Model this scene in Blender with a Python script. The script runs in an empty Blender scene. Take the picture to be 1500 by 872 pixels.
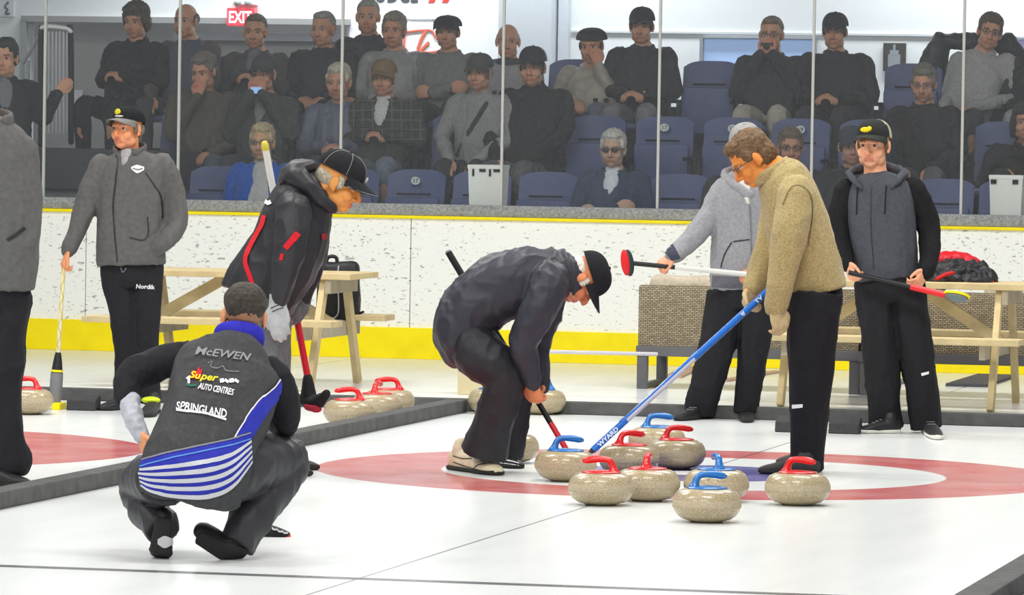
import bpy, bmesh, math, random
import numpy as np
from mathutils import Vector, Matrix, Euler
from mathutils.bvhtree import BVHTree

random.seed(4); np.random.seed(4)
SC = bpy.context.scene
COL = SC.collection
# ---------------------------------------------------------------- camera
FPX, EYE, ROLL, THETA = 7580.0, 1.622, 0.016, 0.2258
PITCH = math.atan((436 - 197.5) / FPX)
def _rot():
    cp, sp = math.cos(PITCH), math.sin(PITCH)
    F = Vector((0, cp, -sp)); R = Vector((1, 0, 0)); U = Vector((0, sp, cp))
    c, s = math.cos(ROLL), math.sin(ROLL)
    return R * c + U * s, U * c - R * s, F
CR, CU, CF = _rot()
CAM = Vector((0, 0, EYE))
cd = bpy.data.cameras.new('camera'); cam = bpy.data.objects.new('camera', cd); COL.objects.link(cam)
cd.sensor_width = 36.0; cd.lens = 36.0 * FPX / 1500; cd.clip_end = 200; cd.clip_start = 0.5
cam.matrix_world = Matrix(((CR.x, CU.x, -CF.x, CAM.x), (CR.y, CU.y, -CF.y, CAM.y), (CR.z, CU.z, -CF.z, CAM.z), (0, 0, 0, 1)))
SC.camera = cam
SC.view_settings.view_transform = 'Standard'; SC.view_settings.look = 'None'
SC.view_settings.gamma = 1.0; SC.view_settings.use_curve_mapping = False
SC.view_settings.exposure = 0.2

# ---------------------------------------------------------------- sheet frame
TEE = Vector((0.891, 25.0, 0))
UV = Vector((math.sin(THETA), math.cos(THETA), 0))      # down the sheet, away from the camera
VV = Vector((math.cos(THETA), -math.sin(THETA), 0))     # across the sheet, to the right
def W(u, v, z=0.0): return TEE + UV * u + VV * v + Vector((0, 0, z))
def ray(x, y): return (CF + CR * ((x - 750) / FPX) - CU * ((y - 436) / FPX))
def P(x, y, Y): d = ray(x, y); return CAM + d * (Y / d.y)
def G(x, y, z=0.0): d = ray(x, y); return CAM + d * ((z - EYE) / d.z)
def PU(x, y, u): d = ray(x, y); return CAM + d * ((u - (CAM - TEE).dot(UV)) / d.dot(UV))
def uvz(p): q = Vector(p) - TEE; return q.dot(UV), q.dot(VV), p[2]

# ---------------------------------------------------------------- light
world = bpy.data.worlds.new('arena_air'); SC.world = world; world.use_nodes = True
world.node_tree.nodes['Background'].inputs[0].default_value = (0.93, 0.97, 1.0, 1)
world.node_tree.nodes['Background'].inputs[1].default_value = 0.34
def area(name, loc, rot, sx, sy, power, col=(1, 1, 1), spread=180):
    l = bpy.data.lights.new(name, 'AREA'); l.shape = 'RECTANGLE'; l.size = sx; l.size_y = sy
    l.energy = power; l.color = col; l.spread = math.radians(spread)
    o = bpy.data.objects.new(name, l); COL.objects.link(o); o.location = loc; o.rotation_euler = rot
    return o
for uu in (-20, -13, -6.5, 0.0, 5.5):  # row nearest the camera is added to light faces from the front
    for vv in (-4.7, 1.2):
        area('ceiling_lamp', W(uu, vv, 6.0), (0, 0, -THETA), 3.2, 1.2, 225, (1, .98, .94))
for vv in (-5.5, 0.5):
    area('lobby_lamp', W(16.2, vv, 4.4), (math.radians(24), 0, -THETA), 5.0, .5, 95, (.95, .98, 1), 110)

area('recess_fill', W(17.1, -6.3, 3.3), (math.radians(20), 0, -THETA), 3.0, .3, 26, (.95, .98, 1))  # unseen fill light added to brighten the recess wall

# ---------------------------------------------------------------- materials
def lin(c):
    r = []
    for k in c[:3]:
        k = k / 255.0
        r.append(k / 12.92 if k <= .04045 else ((k + .055) / 1.055) ** 2.4)
    return (*r, 1.0)
_M = {}
def mat(name, col, rough=.7, spec=.3, metal=0.0, nscale=0, namt=.12, bump=0, bscale=200, attr=None, sheen=0, coat=0):
    if name in _M: return _M[name]
    m = bpy.data.materials.new(name); m.use_nodes = True; _M[name] = m
    n = m.node_tree.nodes; L = m.node_tree.links; b = n['Principled BSDF']
    b.inputs['Base Color'].default_value = lin(col); b.inputs['Roughness'].default_value = rough
    b.inputs['Specular IOR Level'].default_value = spec; b.inputs['Metallic'].default_value = metal
    if sheen: b.inputs['Sheen Weight'].default_value = sheen
    if coat: b.inputs['Coat Weight'].default_value = coat; b.inputs['Coat Roughness'].default_value = .12
    tc = n.new('ShaderNodeTexCoord')
    src = None
    if attr:
        a = n.new('ShaderNodeVertexColor'); a.layer_name = attr; src = a.outputs['Color']
    if nscale:
        t = n.new('ShaderNodeTexNoise'); t.inputs['Scale'].default_value = nscale; t.inputs['Detail'].default_value = 5
        L.new(tc.outputs['Object'], t.inputs['Vector'])
        mr = n.new('ShaderNodeMapRange'); mr.inputs['From Min'].default_value = .3; mr.inputs['From Max'].default_value = .7
        mr.inputs['To Min'].default_value = 1 - namt; mr.inputs['To Max'].default_value = 1 + namt
        L.new(t.outputs['Fac'], mr.inputs['Value'])
        mx = n.new('ShaderNodeVectorMath'); mx.operation = 'SCALE'
        if src: L.new(src, mx.inputs[0])
        else: mx.inputs[0].default_value = lin(col)[:3]
        L.new(mr.outputs[0], mx.inputs['Scale']); src = mx.outputs[0]
    if src: L.new(src, b.inputs['Base Color'])
    if bump:
        t2 = n.new('ShaderNodeTexNoise'); t2.inputs['Scale'].default_value = bscale; t2.inputs['Detail'].default_value = 3
        L.new(tc.outputs['Object'], t2.inputs['Vector'])
        bp = n.new('ShaderNodeBump'); bp.inputs['Strength'].default_value = bump; bp.inputs['Distance'].default_value = .01
        L.new(t2.outputs['Fac'], bp.inputs['Height']); L.new(bp.outputs[0], b.inputs['Normal'])
    return m
def cloth(col, kind='cloth'):
    key = '%s_%d_%d_%d' % (kind, *col)
    if kind == 'nylon': return mat(key, col, .48, .35, nscale=14, namt=.12, bump=.10, bscale=60)
    if kind == 'fleece': return mat(key, col, .95, .1, nscale=110, namt=.26, bump=.35, bscale=240, sheen=.2)
    if kind == 'knit': return mat(key, col, .9, .15, nscale=60, namt=.14, bump=.25, bscale=220)
    return mat(key, col, .85, .2, nscale=40, namt=.12, bump=.15, bscale=160)
SKIN = mat('skin', (224, 150, 104), .55, .35, nscale=60, namt=.06, attr='Col')
RUBBER = mat('black_rubber', (30, 30, 31), .7, .3, nscale=50)
WHITEP = mat('white_paint', (240, 240, 236), .5, .3, nscale=6, namt=.03)
BLACKP = mat('black_metal', (22, 22, 24), .45, .4)
BLACKM = mat('black_mark', (20, 20, 22), .8, .1)

# ---------------------------------------------------------------- mesh tools (numpy)
def merge(parts):
    V = []; F = []; o = 0
    for v, f in parts:
        V.append(np.asarray(v, float)); F += [tuple(i + o for i in q) for q in f]; o += len(v)
    return np.vstack(V), F
def catmull(a, sub):
    a = np.asarray(a, float)
    if len(a) < 3 or sub < 2:
        if sub < 2: return a
        t = np.linspace(0, 1, sub * (len(a) - 1) + 1)[:, None]
        return a[0] * (1 - t) + a[-1] * t
    p = np.vstack([2 * a[0] - a[1], a, 2 * a[-1] - a[-2]]); out = []
    for i in range(1, len(p) - 2):
        for k in range(sub):
            t = k / sub
            out.append(.5 * (2 * p[i] + (p[i + 1] - p[i - 1]) * t + (2 * p[i - 1] - 5 * p[i] + 4 * p[i + 1] - p[i + 2]) * t * t + (3 * p[i] - p[i - 1] - 3 * p[i + 1] + p[i + 2]) * t ** 3))
    out.append(p[-2]); return np.array(out)
def tube(pts, ra, rb=None, ref=(0, 1, 0), n=16, cap='round', sub=4, sup=2.0):
    """swept elliptical tube: ra across, rb along ref"""
    pts = np.array([tuple(p) for p in pts], float); N = len(pts)
    ra = np.full(N, ra, float) if np.isscalar(ra) else np.array(ra, float)
    rb = ra.copy() if rb is None else (np.full(N, rb, float) if np.isscalar(rb) else np.array(rb, float))
    if sub > 1:
        q = catmull(np.column_stack([pts, ra, rb]), sub); pts, ra, rb = q[:, :3], np.maximum(q[:, 3], 1e-4), np.maximum(q[:, 4], 1e-4)
    N = len(pts)
    T = np.gradient(pts, axis=0); T /= np.linalg.norm(T, axis=1)[:, None] + 1e-12
    ref = np.array(ref, float)
    a = np.linspace(0, 2 * np.pi, n, endpoint=False)
    ca, sa = np.cos(a), np.sin(a)
    if sup != 2.0:
        ca = np.sign(ca) * np.abs(ca) ** (2 / sup); sa = np.sign(sa) * np.abs(sa) ** (2 / sup)
    rings = []; Bp = None
    seq = []
    if cap == 'round':
        for k in (0.15, .4, .7): seq.append((0, k, -1))
    for i in range(N): seq.append((i, 1, 0))
    if cap == 'round':
        for k in (.7, .4, .15): seq.append((N - 1, k, 1))
    for i, k, e in seq:
        B = ref - ref.dot(T[i]) * T[i]
        if np.linalg.norm(B) < .15:
            B = Bp if Bp is not None else np.cross(T[i], (1, .3, .2)); B = B - B.dot(T[i]) * T[i]
        B = B / np.linalg.norm(B); Bp = B
        Nn = np.cross(B, T[i])
        c = pts[i]
        if e:
            c = c + e * T[i] * math.sqrt(1 - k * k) * min(ra[i], rb[i])
        rings.append(c + k * (ra[i] * ca[:, None] * Nn + rb[i] * sa[:, None] * B))
    m = len(rings); v = np.vstack(rings)
    f = [(i * n + j, i * n + (j + 1) % n, (i + 1) * n + (j + 1) % n, (i + 1) * n + j) for i in range(m - 1) for j in range(n)]
    f.append(tuple(range(n - 1, -1, -1))); f.append(tuple((m - 1) * n + j for j in range(n)))
    return v, f
def ellip(c, r, R=None, n=18, m=12):
    v = []
    for i in range(m + 1):
        th = math.pi * i / m
        if i in (0, m): v.append((0, 0, math.cos(th))); continue
        for j in range(n):
            a = 2 * math.pi * j / n; v.append((math.sin(th) * math.cos(a), math.sin(th) * math.sin(a), math.cos(th)))
    v = np.array(v) * np.array(r)
    if R is not None: v = v @ np.asarray(R).T
    v = v + np.array(tuple(c)); f = []
    ix = lambda i, j: 0 if i == 0 else (1 + (m - 1) * n if i == m else 1 + (i - 1) * n + j % n)
    for i in range(m):
        for j in range(n):
            q = [ix(i, j), ix(i + 1, j), ix(i + 1, j + 1), ix(i, j + 1)]
            q = list(dict.fromkeys(q)); f.append(tuple(q))
    return v, f
def box(c, s, R=None, bev=0.0):
    """box of full size s about c, optional chamfer"""
    bm = bmesh.new(); bmesh.ops.create_cube(bm, size=1)
    for w in bm.verts: w.co = Vector((w.co.x * s[0], w.co.y * s[1], w.co.z * s[2]))
    if bev: bmesh.ops.bevel(bm, geom=list(bm.edges), offset=bev, segments=2, affect='EDGES', profile=.6)
    v = np.array([tuple(w.co) for w in bm.verts]); bm.verts.index_update(); f = [tuple(w.index for w in q.verts) for q in bm.faces]; bm.free()
    if R is not None: v = v @ np.asarray(R).T
    return v + np.array(tuple(c)), f
ROTS = np.array(((VV.x, UV.x, 0), (VV.y, UV.y, 0), (0, 0, 1)))      # local (v,u,z) -> world
def sbox(u, v, z, s, bev=0.0): return box(W(u, v, z), s, ROTS, bev)     # s = (across, along, up), aligned with the sheet
def bar(a, b, w, h, bev=.003, up=(0, 0, 1)):
    a = Vector(a); b = Vector(b); d = (b - a); l = d.length; d.normalize()
    x = d.cross(Vector(up)).normalized(); z = x.cross(d)
    R = np.array(((x.x, d.x, z.x), (x.y, d.y, z.y), (x.z, d.z, z.z)))
    return box((a + b) / 2, (w, l, h), R, bev)
def lathe(prof, n=40, c=(0, 0, 0)):
    v = []; m = len(prof)
    for r, z in prof:
        for j in range(n):
            a = 2 * math.pi * j / n; v.append((r * math.cos(a) + c[0], r * math.sin(a) + c[1], z + c[2]))
    f = [(i * n + j, i * n + (j + 1) % n, (i + 1) * n + (j + 1) % n, (i + 1) * n + j) for i in range(m - 1) for j in range(n)]
    f.append(tuple(range(n - 1, -1, -1))); f.append(tuple((m - 1) * n + j for j in range(n)))
    return np.array(v), f
def mesh_from(name, v, f):
    me = bpy.data.meshes.new(name); me.from_pydata([tuple(map(float, q)) for q in v], [], f); me.update(); return me
def vnoise(p):
    p = np.asarray(p, float); i = np.floor(p).astype(np.int64); fr = p - i; u = fr * fr * (3 - 2 * fr)
    def h(a, b, c):
        n = (a * 374761393 + b * 668265263 + c * 2147483647 * 3 + 1013) & 0x7fffffff
        n = ((n ^ (n >> 13)) * 1274126177) & 0x7fffffff
        return ((n ^ (n >> 16)) & 0xffff) / 32767.5 - 1
    r = 0
    for dx in (0, 1):
        for dy in (0, 1):
            for dz in (0, 1):
                w = (u[:, 0] if dx else 1 - u[:, 0]) * (u[:, 1] if dy else 1 - u[:, 1]) * (u[:, 2] if dz else 1 - u[:, 2])
                r = r + w * h(i[:, 0] + dx, i[:, 1] + dy, i[:, 2] + dz)
    return r
def getv(me):
    a = np.empty(len(me.vertices) * 3); me.vertices.foreach_get('co', a); return a.reshape(-1, 3)
def remesh(parts, voxel, smooth=6, wrinkle=None, seed=0):
    v, f = merge(parts)
    me = mesh_from('tmp', v, f); ob = bpy.data.objects.new('tmp', me); COL.objects.link(ob)
    md = ob.modifiers.new('r', 'REMESH'); md.mode = 'VOXEL'; md.voxel_size = voxel; md.adaptivity = 0
    dg = bpy.context.evaluated_depsgraph_get()
    out = bpy.data.meshes.new_from_object(ob.evaluated_get(dg))
    bpy.data.objects.remove(ob); bpy.data.meshes.remove(me)
    V = getv(out); E = np.empty(len(out.edges) * 2, int); out.edges.foreach_get('vertices', E); E = E.reshape(-1, 2)
    deg = np.bincount(E.ravel(), minlength=len(V))[:, None].astype(float); deg[deg == 0] = 1
    def lap(X):
        S = np.zeros_like(X)
        for k in range(3):
            S[:, k] = np.bincount(E[:, 0], X[E[:, 1], k], len(X)) + np.bincount(E[:, 1], X[E[:, 0], k], len(X))
        return S / deg - X
    for it in range(smooth):
        V = V + .55 * lap(V); V = V - .50 * lap(V)
    if wrinkle:
        amp, sc, zs = wrinkle
        out.vertices.foreach_set('co', V.ravel()); out.update()
        Nn = np.empty(len(V) * 3); out.vertex_normals.foreach_get('vector', Nn); Nn = Nn.reshape(-1, 3)
        q = (V + seed * 3.7) * np.array((sc, sc, sc * zs))
        w = vnoise(q + 0.9 * np.column_stack([vnoise(q * .6 + 9), vnoise(q * .6 + 31), vnoise(q * .6 + 57)]))
        w = 1 - 2 * np.abs(w) ** .7 + .6 * (1 - 2 * np.abs(vnoise(q * 1.9 + 13)) ** .7) + .3 * vnoise(q * 3.1 + 5)
        V = V + Nn * (amp * w * .5)[:, None]
    out.vertices.foreach_set('co', V.ravel()); out.update()
    return out
# ---------------------------------------------------------------- objects
def tag(o, label=None, cat=None, group=None, kind=None):
    if label: o['label'] = label
    if cat: o['category'] = cat
    if group: o['group'] = group
    if kind: o['kind'] = kind
    return o
def smoothen(me, on=True, angle=None):
    me.polygons.foreach_set('use_smooth', [on] * len(me.polygons)); me.update()
    if angle: 
        try: me.set_sharp_from_angle(angle=math.radians(angle))
        except Exception: pass
def base_of(o):
    p = Vector((0, 0, 0))
    while o: p += o.location; o = o.parent
    return p
def put(name, me, m, parent=None, base=None):
    """link a world-space mesh as an object whose origin sits at base (or at its parent's)"""
    o = bpy.data.objects.new(name, me); COL.objects.link(o)
    if parent:
        org = base_of(parent); o.parent = parent
    else:
        org = Vector(base) if base is not None else Vector((0, 0, 0)); o.location = org
    V = getv(me) - np.array(tuple(org)); me.vertices.foreach_set('co', V.ravel()); me.update()
    me.materials.clear(); me.materials.append(m)
    return o
def solid(name, parts, m, parent=None, base=None, smooth=None):
    v, f = merge(parts); me = mesh_from(name, v, f)
    bm = bmesh.new(); bm.from_mesh(me); bmesh.ops.recalc_face_normals(bm, faces=bm.faces); bm.to_mesh(me); bm.free()
    if smooth: smoothen(me, True, smooth)
    return put(name, me, m, parent, base)
def soft(name, parts, m, parent=None, base=None, voxel=.008, sm=6, wrinkle=None, seed=0):
    me = remesh(parts, voxel, sm, wrinkle, seed); smoothen(me); return put(name, me, m, parent, base)
def thing(name, label, cat, base, group=None):
    o = bpy.data.objects.new(name, None); COL.objects.link(o); o.location = Vector(base); o.empty_display_size = .2
    return tag(o, label, cat, group)
def struct(name, parts, m, smooth=None):
    o = solid(name, parts, m, smooth=smooth); o['kind'] = 'structure'; return o
def copy_tree(o, loc=None, rz=None, label=None):
    c = o.copy(); COL.objects.link(c)
    if loc is not None: c.location = loc
    if rz is not None: c.rotation_euler = (0, 0, rz)
    if label: c['label'] = label
    for ch in list(o.children):
        d = ch.copy(); COL.objects.link(d); d.parent = c
        for g in list(ch.children):
            e = g.copy(); COL.objects.link(e); e.parent = d
    return c
_fonts = {}
def text_mesh(s, size=1.0, extrude=0.0, shear=0.0, bold=0.0):
    cu = bpy.data.curves.new('t', 'FONT'); cu.body = s; cu.size = size; cu.extrude = extrude; cu.shear = shear; cu.offset = bold
    cu.align_x = 'CENTER'; cu.align_y = 'CENTER'; cu.resolution_u = 3
    ob = bpy.data.objects.new('t', cu); COL.objects.link(ob)
    me = bpy.data.meshes.new_from_object(ob.evaluated_get(bpy.context.evaluated_depsgraph_get()))
    bpy.data.objects.remove(ob); bpy.data.curves.remove(cu)
    return me
def text_on(name, s, o, ex, ey, height, m, parent=None, extrude=.001, width=None, shear=0.0, bold=0.0):
    """flat lettering at o with axes ex, ey (world)"""
    me = text_mesh(s, 1.0, extrude / max(height, 1e-6), shear, bold); V = getv(me)
    h = max(V[:, 1].max() - V[:, 1].min(), 1e-6); w = max(V[:, 0].max() - V[:, 0].min(), 1e-6)
    V[:, 0] -= (V[:, 0].max() + V[:, 0].min()) / 2; V[:, 1] -= (V[:, 1].max() + V[:, 1].min()) / 2
    k = height / h; kx = width / w if width else k
    ex = np.array(tuple(Vector(ex).normalized())); ey = np.array(tuple(Vector(ey).normalized())); ez = np.cross(ex, ey)
    X = np.array(tuple(o)) + V[:, :1] * kx * ex + V[:, 1:2] * k * ey + V[:, 2:] * height * ez
    me.vertices.foreach_set('co', X.ravel()); me.update()
    return put(name, me, m, parent)
def bvh_of(o):
    off = base_of(o); V = getv(o.data) + np.array(tuple(off))
    return BVHTree.FromPolygons([tuple(q) for q in V], [tuple(p.vertices) for p in o.data.polygons])
def drape(name, target, V2, faces, m, parent, off=.004, bvh=None):
    """lay a printed mark on a garment: points are cast on to the cloth and kept a hair above it"""
    bvh = bvh or bvh_of(target); pts = []; ok = []
    for x, y in V2:
        d = ray(x, y).normalized(); h = bvh.ray_cast(CAM, d)
        if h[0] is None: pts.append((0, 0, 0)); ok.append(False)
        else:
            nn = h[1] if h[1].dot(d) < 0 else -h[1]
            pts.append(tuple(h[0] + nn * off)); ok.append(True)
    dep = np.array(pts)[:, 1]
    F = [f for f in faces if all(ok[i] for i in f) and max(dep[i] for i in f) - min(dep[i] for i in f) < .12]
    used = sorted({i for f in F for i in f}); mp = {k: j for j, k in enumerate(used)}
    if not F: return None
    me = mesh_from(name, [pts[i] for i in used], [tuple(mp[i] for i in f) for f in F]); smoothen(me)
    return put(name, me, m, parent)
def strip(top, bot, nu=24, nv=4):
    A = catmull(top, 8); B = catmull(bot, 8)
    def res(X):
        l = np.r_[0, np.cumsum(np.linalg.norm(np.diff(X, axis=0), axis=1))]; t = np.linspace(0, l[-1], nu + 1)
        return np.column_stack([np.interp(t, l, X[:, 0]), np.interp(t, l, X[:, 1])])
    A = res(A); B = res(B); V = []
    for j in range(nv + 1):
        for i in range(nu + 1): V.append(A[i] * (1 - j / nv) + B[i] * (j / nv))
    F = [(j * (nu + 1) + i, j * (nu + 1) + i + 1, (j + 1) * (nu + 1) + i + 1, (j + 1) * (nu + 1) + i) for j in range(nv) for i in range(nu)]
    return V, F
def line2(pts, w, nu=24):
    a = np.array(pts, float); t = np.gradient(a, axis=0); t /= np.linalg.norm(t, axis=1)[:, None]; n = np.column_stack([-t[:, 1], t[:, 0]])
    return strip(a + n * w / 2, a - n * w / 2, nu, 1)
def text2(s, cx, cy, w, h, ang=0.0, shear=0.0, bold=0.0, cuts=1):
    me = text_mesh(s, 1.0, 0, shear, bold)
    bm = bmesh.new(); bm.from_mesh(me); bmesh.ops.triangulate(bm, faces=bm.faces)
    if cuts: bmesh.ops.subdivide_edges(bm, edges=[e for e in bm.edges if e.calc_length() > .25], cuts=cuts)
    bmesh.ops.triangulate(bm, faces=bm.faces)
    bm.verts.index_update(); V = np.array([tuple(q.co)[:2] for q in bm.verts]); F = [tuple(q.index for q in f.verts) for f in bm.faces]; bm.free()
    V -= (V.max(0) + V.min(0)) / 2; V = V / (V.max(0) - V.min(0)) * np.array((w, h)); V[:, 1] *= -1
    c, s_ = math.cos(ang), math.sin(ang)
    return np.column_stack([cx + c * V[:, 0] - s_ * V[:, 1], cy + s_ * V[:, 0] + c * V[:, 1]]), F
# ================================================================ SETTING
def floor_mat():
    m = bpy.data.materials.new('ice'); m.use_nodes = True; N = m.node_tree.nodes; L = m.node_tree.links
    b = N['Principled BSDF']; tc = N.new('ShaderNodeTexCoord'); sp = N.new('ShaderNodeSeparateXYZ'); L.new(tc.outputs['Object'], sp.inputs[0])
    def M(op, a, c=None, d=None):
        n = N.new('ShaderNodeMath'); n.operation = op
        for i, q in enumerate((a, c, d)):
            if q is None: continue
            if isinstance(q, (int, float)): n.inputs[i].default_value = q
            else: L.new(q, n.inputs[i])
        return n.outputs[0]
    x, y = sp.outputs[0], sp.outputs[1]
    PITCHV = 4.66
    xm = M('SUBTRACT', M('PINGPONG', M('ADD', x, PITCHV * 50), PITCHV), 0.0)      # distance from nearest centre line, mirrored
    xw = M('SUBTRACT', M('MODULO', M('ADD', x, PITCHV * 50.5), PITCHV), PITCHV / 2)
    r = M('SQRT', M('ADD', M('MULTIPLY', xw, xw), M('MULTIPLY', y, y)))
    def band(v, lo, hi, s=.006):
        a = N.new('ShaderNodeMapRange'); a.inputs['From Min'].default_value = lo - s; a.inputs['From Max'].default_value = lo + s; L.new(v, a.inputs['Value'])
        c = N.new('ShaderNodeMapRange'); c.inputs['From Min'].default_value = hi - s; c.inputs['From Max'].default_value = hi + s
        c.inputs['To Min'].default_value = 1; c.inputs['To Max'].default_value = 0; L.new(v, c.inputs['Value'])
        return M('MULTIPLY', a.outputs[0], c.outputs[0])
    tn = N.new('ShaderNodeTexNoise'); tn.inputs['Scale'].default_value = 2.2; tn.inputs['Detail'].default_value = 6; L.new(tc.outputs['Object'], tn.inputs['Vector'])
    glare_wash = N.new('ShaderNodeMapRange'); glare_wash.inputs['From Min'].default_value = .3; glare_wash.inputs['From Max'].default_value = .75  # board reflection put into the colour: pales the rings unevenly
    glare_wash.inputs['To Min'].default_value = .95; glare_wash.inputs['To Max'].default_value = .72; L.new(tn.outputs['Fac'], glare_wash.inputs['Value'])
    col = None
    base = N.new('ShaderNodeMix'); base.data_type = 'RGBA'; base.inputs['A'].default_value = lin((238, 240, 239)); base.inputs['B'].default_value = lin((216, 220, 219))
    st = N.new('ShaderNodeTexNoise'); st.inputs['Scale'].default_value = 1.0; st.inputs['Detail'].default_value = 8
    mp = N.new('ShaderNodeMapping'); mp.inputs['Scale'].default_value = (5, .8, 1); L.new(tc.outputs['Object'], mp.inputs[0]); L.new(mp.outputs[0], st.inputs['Vector'])
    L.new(st.outputs['Fac'], base.inputs['Factor']); cur = base.outputs['Result']
    def over(fac, c, k=None):
        nonlocal cur
        n = N.new('ShaderNodeMix'); n.data_type = 'RGBA'; n.inputs['B'].default_value = lin(c); L.new(cur, n.inputs['A'])
        L.new(M('MULTIPLY', fac, k) if k is not None else fac, n.inputs['Factor']); cur = n.outputs['Result']
    over(band(r, 1.219, 1.829), (188, 54, 57), glare_wash.outputs[0])
    over(band(r, -.5, .61), (58, 44, 150), glare_wash.outputs[0])
    over(band(r, -.5, .15), (240, 243, 243))
    over(band(xw, -.006, .006, .003), (70, 72, 80), .75)
    over(band(y, -.006, .006, .004), (90, 92, 100), .6)
    over(band(y, 1.823, 1.835, .004), (90, 92, 100), .4)
    over(band(y, -6.45, -6.35, .01), (55, 57, 64), .85)
    over(band(y, 6.9, 6.93, .02), (190, 90, 90), .5); over(band(y, 6.5, 6.52, .02), (120, 120, 125), .35)
    L.new(cur, b.inputs['Base Color'])
    b.inputs['Roughness'].default_value = .22; b.inputs['IOR'].default_value = 1.31; b.inputs['Specular IOR Level'].default_value = .42
    pb = N.new('ShaderNodeTexNoise'); pb.inputs['Scale'].default_value = 55; pb.inputs['Detail'].default_value = 2; L.new(tc.outputs['Object'], pb.inputs['Vector'])
    bp = N.new('ShaderNodeBump'); bp.inputs['Strength'].default_value = .18; bp.inputs['Distance'].default_value = .004
    L.new(pb.outputs['Fac'], bp.inputs['Height']); L.new(bp.outputs[0], b.inputs['Normal'])
    return m
BU = 11.5
def v_at(x, y, u): return uvz(PU(x, y, u))[1]
me = mesh_from('floor', [(-13, -34, 0), (13, -34, 0), (13, 19.5, 0), (-13, 19.5, 0)], [(0, 1, 2, 3)])
fl = bpy.data.objects.new('floor', me); COL.objects.link(fl); fl.location = TEE; fl.rotation_euler = (0, 0, -THETA); me.materials.append(floor_mat()); fl['kind'] = 'structure'

# dark foam dividers between the sheets and across their ends
foam = mat('divider_foam', (92, 92, 91), .9, .15, nscale=12, namt=.18, bump=.2, bscale=90)
DV = 2.263
def divider(name, label, c, s):
    tag(solid(name, [sbox(*c, s, .008)], foam, base=W(c[0], c[1], 0)), label, 'divider')
divider('sheet_divider', 'dark grey foam divider running diagonally between the two curling sheets, beside crouching man', ((4.75 - 16) / 2, -DV - .06, .0375), (.12, 20.75, .075))
divider('sheet_divider', 'short piece of dark grey foam divider in bottom right corner of the ice', ((4.75 - 16) / 2, DV + .06, .0375), (.12, 20.75, .075))
divider('end_divider', 'dark grey foam strip across the far end of the ice behind the hacks', (4.86, -1.5, .037), (11.5, .1, .074))

# dasher boards
def board_mat():
    m = bpy.data.materials.new('puck_marked_board'); m.use_nodes = True; N = m.node_tree.nodes; L = m.node_tree.links; b = N['Principled BSDF']
    tc = N.new('ShaderNodeTexCoord'); cur = None
    mx = N.new('ShaderNodeMix'); mx.data_type = 'RGBA'; mx.inputs['A'].default_value = lin((251, 251, 244)); mx.inputs['B'].default_value = lin((150, 150, 146))
    fac = None
    for sc, rot, thr in ((18, .6, .668), (26, -.5, .68), (40, .3, .675)):
        mp = N.new('ShaderNodeMapping'); mp.inputs['Scale'].default_value = (sc, 1, sc * 2.2); mp.inputs['Rotation'].default_value = (0, rot, 0); mp.inputs['Location'].default_value = (sc, 3, rot * 9)
        L.new(tc.outputs['Object'], mp.inputs[0]); t = N.new('ShaderNodeTexNoise'); t.inputs['Scale'].default_value = 1; t.inputs['Detail'].default_value = 1.5
        L.new(mp.outputs[0], t.inputs['Vector']); r = N.new('ShaderNodeMapRange'); r.inputs['From Min'].default_value = thr; r.inputs['From Max'].default_value = thr + .06; r.inputs['To Max'].default_value = .8
        L.new(t.outputs['Fac'], r.inputs['Value'])
        if fac is None: fac = r.outputs[0]
        else:
            a = N.new('ShaderNodeMath'); a.operation = 'MAXIMUM'; L.new(fac, a.inputs[0]); L.new(r.outputs[0], a.inputs[1]); fac = a.outputs[0]
    L.new(fac, mx.inputs['Factor']); L.new(mx.outputs['Result'], b.inputs['Base Color']); b.inputs['Roughness'].default_value = .45
    return m
bm_ = board_mat(); YEL = mat('yellow_plastic', (255, 232, 0), .45, .35, nscale=7, namt=.06)
vs = v_at(601, 400, BU); seams = [vs + k * 2.44 for k in range(-4, 4)]
for i in range(len(seams) - 1):
    a, b_ = seams[i], seams[i + 1]
    o = struct('wall_boards' if i == 0 else 'wall_boards', [sbox(BU + .05, (a + b_) / 2, .61, (b_ - a - .006, .1, .80), .003)], bm_)
vm, vl = (seams[0] + seams[-1]) / 2, seams[-1] - seams[0]
struct('wall_board_core', [sbox(BU + .08, vm, .5, (vl, .06, 1.0))], mat('board_gap', (150, 150, 148)))
struct('baseboard_boards', [sbox(BU + .04, vm, .112, (vl, .13, .225), .006)], YEL)
struct('trim_1', [sbox(BU + .05, vm, 1.019, (vl, .14, .022), .004)], YEL)
ledge = mat('speckled_ledge', (150, 152, 152), .6, .3, nscale=60, namt=.35)
struct('trim_2', [sbox(BU + .10, vm, 1.072, (vl, .16, .082), .006)], ledge)

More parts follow.
